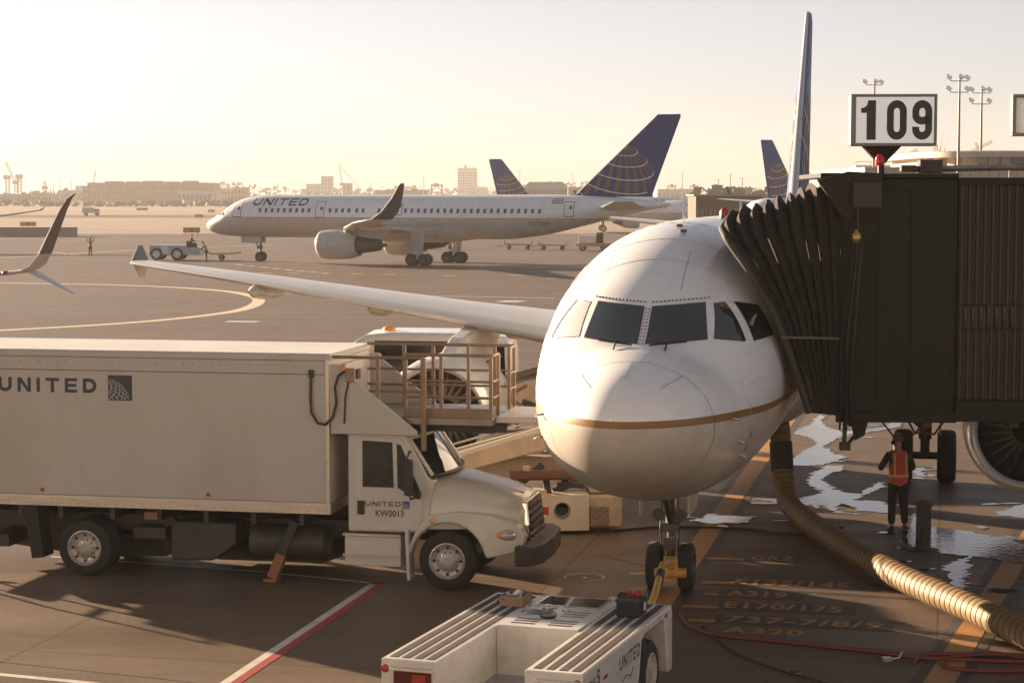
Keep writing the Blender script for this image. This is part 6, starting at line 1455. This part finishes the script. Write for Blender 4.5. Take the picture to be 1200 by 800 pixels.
def boom_crane(label, px, pbase_top, tip, d, m, w_=2.6, cab=True):
    # tower to pbase_top, boom on to tip (pixel pair)
    p = at(px, pbase_top, d); q = at(tip[0], tip[1], d); o = V((p.x, d, 0)); t = thing('crane', label, 'crane', o)
    b = MB(); lattice(b, (0, 0, 0), (0, 0, p.z), w_, 8, w_ * .16); b.build('tower', m, t)
    b = MB(); lattice(b, (0, 0, p.z), q - o, w_ * .6, 10, w_ * .12); b.build('boom', m, t)
    if cab: b = MB(); b.box(-w_ * 1.1, w_ * .9, -w_ * .8, w_ * .8, p.z - w_ * .6, p.z + w_ * .6); b.build('machine_house', m, t)
def gantry(label, px0, px1, ptop, d, m, boom=None, group='container cranes at the port'):
    x0, x1 = at(px0, 0, d).x, at(px1, 0, d).x; zt = at(0, ptop, d).z; wd = x1 - x0; tk = wd * .10
    t = thing('gantry_crane', label, 'crane', ((x0 + x1) / 2, d, 0), 0, group); h = wd / 2
    for sx in (-1, 1):
        b = MB()
        for y in (0, wd * .7): b.beam((sx * h, y, 0), (sx * h * .85, y, zt), tk, tk)
        b.beam((sx * h, 0, zt * .45), (sx * h, wd * .7, zt * .45), tk, tk); b.build('leg_frame', m, t)
    b = MB()
    for y in (0, wd * .7): b.beam((-h, y, zt * .55), (h, y, zt * .55), tk, tk); b.beam((-h * .95, y, zt * .93), (h * .95, y, zt * .93), tk, tk * 1.3); b.beam((-h, y, zt * .55), (0, y, zt * .93), tk * .6, tk * .6); b.beam((h, y, zt * .55), (0, y, zt * .93), tk * .6, tk * .6)
    b.box(-h * .5, h * .3, -tk, wd * .7, zt * .95, zt * 1.06); b.build('cross_girder', m, t)
    if boom: q = at(boom[0], boom[1], d) - V(((x0 + x1) / 2, d, 0)); b = MB(); lattice(b, (0, 0, zt), q, wd * .16, 8, wd * .035); b.build('raised_boom', m, t)
def mast(label, px, ptop, pbot, d, heads, group, thick=.16):
    p = at(px, ptop, d); z0 = 0; t = thing('light_mast', label, 'light mast', (p.x, d, 0), 0, group)
    b = MB(); b.tube([(0, 0, 0), (0, 0, p.z * .6), (0, 0, p.z)], [thick, thick * .75, thick * .5], 8); b.build('pole', CRN if heads < 2 else SIGNF, t, smooth=50)
    for k in range(heads):
        z = p.z - .25 - k * .95
        b = MB(); b.beam((-.75, 0, z), (.75, 0, z), .07, .07); b.beam((-.75, 0, z), (-1.15, -.1, z + .5), .06, .06); b.build('cross_arm', SIGNF, t)
        for x, z2 in ((-.95, z + .32), (0.1, z + .35), (.62, z + .28)):
            if (k == 1 and x == .1): continue
            b = MB(); b.box(-.24, .24, -.14, .14, -.14, .17, Matrix.Translation((x, -.1, z2)) @ Matrix.Rotation(R(35), 4, 'Y')); b.build('floodlight', METAL, t, bev=.03)
    return t
def skyline():
    block('long flat brown terminal building on the hazy skyline at far left', 104, 245, 215, 1500, BLD[0], 3, 26, 60, roof_bits=5)
    block('stepped brown wing at the left end of the long brown terminal', 98, 104.3, 219, 1498, BLD[0], 2, 2, 40)
    block('pale low shed in front of the long brown terminal', 209, 249, 223.2, 1300, BLD[1], 1, 8, 40)
    block('tan boxy building on the skyline, left of the airliner nose', 275, 288, 220, 1600, BLD[2], 2, 3, 30)
    block('low grey shed on the far-left skyline behind the cranes', 70, 82, 223.5, 1600, BLD[3], 1, 5, 30)
    block('pale small block between the cranes and the brown terminal', 90, 97, 218.3, 2200, BLD[3], 4, 3, 30)
    block('low wide tan building behind the airliner nose', 252, 275, 222.5, 1700, BLD[2], 2, 6, 30, roof_bits=2)
    block('power-station block with two small chimneys behind the taxiing airliner', 360, 377, 216.5, 2300, BLD[3], 3, 4, 40, roof_bits=2)
    block('tall narrow concrete block beside the power station', 377, 388, 207.5, 2300, BLD[3], 5, 3, 40)
    block('tan boxy machine hall below the slender crane', 402, 411, 215.5, 2000, BLD[2], 2, 2, 30)
    t = block('broad pale apartment tower standing alone on the skyline', 536.5, 559, 199, 2600, BLD[1], 9, 8, 35, roof_bits=4)
    block('low annex right of the pale apartment tower', 559.3, 569, 219.5, 2590, BLD[1], 3, 4, 35)
    block('large grey hangar with chamfered roof, between the two airliner tails', 614, 665, 213.3, 900, BLD[3], 1, 14, 40, pitched=True)
    block('brown low warehouse right of the grey hangar', 665.5, 690, 220.5, 1000, BLD[2], 1, 8, 40)
    block('grey low terminal pier above the airliner cabin roof', 440, 500, 223.5, 1500, BLD[3], 1, 14, 40, roof_bits=3)
    block('long low brown shed on the right skyline behind the jet bridge canopy', 815, 893, 229.8, 260, mat('dark_brown_shed', (.07, .05, .035), .8, var=.1), 1, 16, 12)
    block('grey distant warehouses right of the navy tail', 770, 815, 222.5, 1500, BLD[3], 1, 9, 40)
    block('pale depot strip at the far left edge of the field', -30, 66, 228, 1450, BLD[3], 1, 24, 30, roof_bits=4)
    t = thing('barrier_wall', 'long low brown barrier across the field at the left edge', 'barrier', (-83, 300, 0), R(2)); b = MB(); b.box(-30, 16, 0, 3, 0, 1.3); b.build('wall', BLD[2], t); b = MB(); b.box(-30, 16, -.1, 3.1, 1.303, 1.4); b.build('coping', FROOF, t)
    boom_crane('leaning lattice boom crane at far left, tallest there', 20.5, 214, (9, 190.5), 1900, CRG); boom_crane('dark upright tower crane, left of a pair at far left', 10.8, 208, (7, 206), 1900, CRG, 3.2); boom_crane('dark upright tower crane, right of a pair at far left', 24.8, 207, (21, 216), 1900, CRG, 3.2)
    boom_crane('stubby derrick in the middle of the far-left port', 54.5, 220, (54, 212), 1900, CRG); boom_crane('slim red crane boom above the brown terminal corner', 111, 215, (113.6, 200.5), 1800, CRR, 1.6)
    boom_crane('crane with two-way boom above the taxiing airliner', 401.5, 216, (398.5, 193), 2000, CRN, 2.0); boom_crane('thin sloping jib beside the crane above the taxiing airliner', 420, 218, (401, 197), 2010, CRN, 1.2, False)
    gantry('red port gantry on the skyline, behind the middle of the airliner', 505, 519, 216, 1900, CRR); gantry('red port gantry just right of the navy tail, leftmost of three', 782, 792, 217, 1700, CRR); gantry('red port gantry, middle of three right of the navy tail', 795.5, 801.5, 221, 1700, CRR); gantry('red port gantry, rightmost of three right of the navy tail', 808, 817.5, 217, 1700, CRR)
    for w_, a, bb, tp, bo in (('leftmost', 1092, 1097, 170, (1095, 153)), ('middle', 1098.5, 1101, 176, (1102, 157.5)), ('rightmost', 1103, 1105.5, 178, (1108, 160))): gantry(w_ + ' of three pale raised crane booms right of the 109 sign', a, bb, tp, 1100, CRG, bo)
    boom_crane('pale slanting port boom between the light masts and the sign edge', 1136, 178, (1160, 166.5), 1100, CRG, 2.0, False); boom_crane('pale slanting port boom just right of the light masts', 1146, 178, (1140, 168), 1120, CRG, 2.0, False); boom_crane('low pale truss boom below the 109 sign', 1052, 188, (1073, 176), 1000, CRG, 2.0, False)
    b_ = thing('control_shed', 'small pale rooftop shed with thin rails, left of the terminal', 'shed', at(1042, 0, 400) * 1, 0); b_.location = (at(1036, 0, 400).x, 400, 0)
    b = MB(); b.box(-6, 9, 0, 6, 0, at(0, 194, 400).z); b.build('wall', BLD[1], b_); b = MB()
    for x in range(-6, 10, 3): b.beam((x, .1, at(0, 194, 400).z), (x, .1, at(0, 190, 400).z), .12, .12)
    b.beam((-6, .1, at(0, 190, 400).z), (9, .1, at(0, 190, 400).z), .1, .1); b.build('guard_rail', CRG, b_)
    G = 'thin light masts on the hazy skyline'
    for px, pt, d, wh in ((64, 214, 1400, 'in the far-left port, leftmost of three'), (72, 213, 1400, 'in the far-left port, middle of three'), (85, 212, 1400, 'in the far-left port, rightmost of three'), (253, 217, 1300, 'just right of the long brown terminal'), (273, 215, 1300, 'beside the tan boxy building'), (326, 215, 1300, 'above the lettering of the taxiing airliner'), (360, 217, 1300, 'left of the power-station block'), (435, 214, 1400, 'left of the tall airliner winglet'), (497, 207, 1300, 'just left of the red gantry behind the airliner'), (609, 200, 1300, 'touching the left end of the grey hangar'), (671, 203, 1300, 'just right of the grey hangar'), (799, 203, 1200, 'just right of the big navy tail'), (841, 211, 900, 'above the brown shed, leftmost of three'), (855, 205, 900, 'above the brown shed, middle of three'), (869, 209, 900, 'above the brown shed, rightmost of three')):
        mast('thin light mast ' + wh, px, pt, 230, d, 1, G, .35)
    # distant trees: one uncountable mass
    rnd = random.Random(11); b = MB()
    for (x0, x1, d, hmin, hmax, n) in ((-1100, 700, 1750, 4, 13, 2600), (-900, 300, 1150, 1.5, 5.5, 1700), (60, 190, 620, 3, 9, 500), (-500, 900, 2600, 12, 26, 900)):
        for i in range(n):
            x = rnd.uniform(x0, x1); h = hmin + (hmax - hmin) * (.5 + .5 * math.sin(x * .021) * math.sin(x * .0067 + 1)) * rnd.uniform(.3, 1); y = d + rnd.uniform(-25, 25); r = rnd.uniform(.5, 1.3) * (1.4 + h * .12)
            for k in range(3):
                z = h * rnd.uniform(.25, 1); c = V((x + rnd.gauss(0, r), y + rnd.gauss(0, r), z)); nn = V((rnd.gauss(0, 1), rnd.gauss(0, 1), rnd.gauss(0, 1))).normalized(); u = nn.orthogonal().normalized() * r; v = nn.cross(u)
                b.poly([c + u * .9, c + v * .7, c - u, c - v * .8])
    o = b.build('far_treeline', mat('far_foliage', (.06, .06, .032), .8, var=.4, scale=.2), recalc=False); stuff(o); tag(o, 'hazy line of trees and scrub along the whole skyline', 'trees')
    terminal()
def terminal():
    d = 170.0; X = lambda px: (px - 600) / 2300 * d; Zt = lambda py: 6.2 + (229.5 - py) / 2300 * d
    TW = mat('terminal_beige_panel', (.46, .37, .29), .6, var=.05, scale=.4); TR = mat('terminal_fascia', (.50, .42, .35), .55, var=.05); TG = mat('terminal_window_glass', (.20, .13, .06), .12, var=.35, scale=.4, spec=.7)
    t = thing('terminal_building', 'beige terminal with curved end and row of amber windows, at right behind the sign', 'building', (X(1083), d, 0))
    x_ = lambda px: X(px) - X(1083)
    b = MB(); b.box(x_(1012), 44, 0, 30, 0, Zt(197.5)); lw = b.build('lower_wall', TW, t)
    b = MB(); b.box(x_(1011), 44.2, -.2, 30, Zt(197.5), Zt(196.2)); b.build('parapet', TR, lw)
    k = 0; px = 1014
    while px < 1330:
        b = MB(); b.box(x_(px) + .04, x_(px + 11) - .04, -.10, 0, 3.0, Zt(198.2)); b.build('wall_panel', TW, lw); px += 11
    def plan(off):
        r = 4.2 - off; pts = [(r * 1.0 + off + r * math.cos(R(a)), 8 + r * 1.6 * math.sin(R(a)) * 1.0) for a in ()]
        c = [(44, off), (4.6, off)] + [(4.6 - (4.6 - off) * math.sin(R(a)), off + 8 - (8) * math.cos(R(a))) for a in range(10, 91, 10)] + [(off, 22), (44, 22)]
        return c
    def ring(off, z): return [V((u, v, z)) for u, v in plan(off)]
    b = MB(); b.loft([ring(0, Zt(184.5)), ring(0, Zt(177.8)), ring(.4, Zt(176.8))], True, True); b.build('roof_fascia', TR, t, smooth=30)
    b = MB(); b.loft([ring(1.2, Zt(196)), ring(1.2, Zt(184.4))], True, False); b.build('upper_wall', TW, t, smooth=30)
    z0, z1 = Zt(195.5), Zt(185.3)
    x = 4.9; i = 0
    dark = mat('terminal_dark_glass', (.03, .03, .032), .1)
    while x < 42:
        b = MB(); b.box(x, x + .86, 1.08, 1.19, z0, z1); b.build('window', dark if i in (3, 4, 5) else TG, t)
        if i % 6 == 5: b = MB(); b.box(x + .9, x + 1.7, .95, 1.19, z0 - .1, z1 + .1); b.build('wall_pier', TR, t); x += .85
        x += .93; i += 1
    for a in range(20, 81, 20):
        p = V((4.6 - 3.35 * math.sin(R(a)), 9.2 - 7.9 * math.cos(R(a)), 0)); 
        b = MB(); b.box(-.55, .55, -.12, .02, z0, z1, Matrix.Translation(p) @ Matrix.Rotation(R(-a), 4, 'Z')); b.build('window', TG, t)
    for px in (1123, 1160, 1174): 
        b = MB(); b.tube([(x_(px), .6, Zt(197)), (x_(px), .6, Zt(176 if px > 1130 else 186))], .05, 6); b.build('roof_antenna', CRG, t)
    G = 'floodlight masts by the terminal'
    mast('tall floodlight mast with two lamp tiers, left of two by the terminal', 1121, 93, 195, 168, 2, G); mast('floodlight mast with two lamp tiers, right of two by the terminal', 1147, 107, 195, 172, 2, G); mast('floodlight mast tip peeking over the top of the 109 sign', 1022, 98, 112, 190, 1, G)
def own_terminal():
    # the gate terminal the picture is taken from: glazed wall, columns and eave, just behind the camera
    t = thing('gate_terminal', 'pale panelled gate terminal wall that the picture is taken from, behind the viewer', 'building', (0, -2.2, 0))
    tw = mat('terminal_pale_cladding', (.46, .455, .45), .6, var=.1, scale=.5)
    b = MB(); b.box(-70, 70, -12, 0, 0, 12); b.build('wall', tw, t)
    b = MB(); b.box(-71, 71, -12.5, .9, 12.003, 12.6); b.build('roof_eave', tw, t)
    for r_, (z0, z1) in enumerate(((.4, 2.4), (5.2, 7.6), (9.6, 10.9))):
        first = None
        for k in range(40):
            x = -68 + k * 3.45
            if first is None: b = MB(); b.box(0, 3.2, 0, .06, z0, z1); first = b.build('window', GLASS, t, loc=(x, 0, 0))
            else: c = first.copy(); COL.objects.link(c); c.location = (x, 0, 0)
def haze():
    b = MB(); b.box(-3000, 3000, -80, 4200, -1.2, 75); o = b.build('haze', None) if False else None
    me = bpy.data.meshes.new('haze'); me.from_pydata(b.v, [], b.f); o = bpy.data.objects.new('haze', me); COL.objects.link(o); stuff(o)
    m = bpy.data.materials.new('haze_air'); m.use_nodes = True; n = m.node_tree; n.nodes.remove(n.nodes['Principled BSDF']); v = n.nodes.new('ShaderNodeVolumePrincipled'); v.inputs['Color'].default_value = (.62, .60, .585, 1); v.inputs['Density'].default_value = HAZE; v.inputs['Anisotropy'].default_value = .1
    n.links.new(v.outputs[0], n.nodes['Material Output'].inputs['Volume']); me.materials.append(m)
HAZE = .0003

# ------------------------------------------------------------------ put the place together
markings(); puddles()
build_gate_plane(); build_757(); left_wings()
far_plane('white airliner parked beyond the taxiing one, facing right, globe tail leaning left', (34.0, 343, 0), R(180), 1.03)
far_plane('distant airliner whose slim navy tail stands beside the gate airliner fin', (57.6, 265, 0), R(180 + 45), 1.06, False)
build_truck(); build_tug(); tug_gear(); build_bridge(); build_signs(); build_hose()
dkt = mat('navy_work_trousers', (.02, .02, .022), .85, var=.2); dsh = mat('dark_work_jacket', (.03, .028, .03), .8, var=.2)
person('worker in red safety vest with yellow bands, seen from behind under the jet bridge', (7.16, 36.07, 0), R(8), {-1: ((-.34, .05, 1.16), (-.20, .26, 1.22)), 1: ((.31, .06, 1.15), (.18, .26, 1.2))}, mat('red_orange_vest', (.50, .055, .03), .6, var=.12, scale=8), mat('yellow_reflective_band', (.50, .36, .10), .5, var=.1), dkt, dsh, mat('grey_cap', (.10, .10, .11), .7, var=.15), lean=.08, fingers=True)
build_van(); build_loader(); small_things(); far_vehicles(); skyline(); own_terminal(); haze()
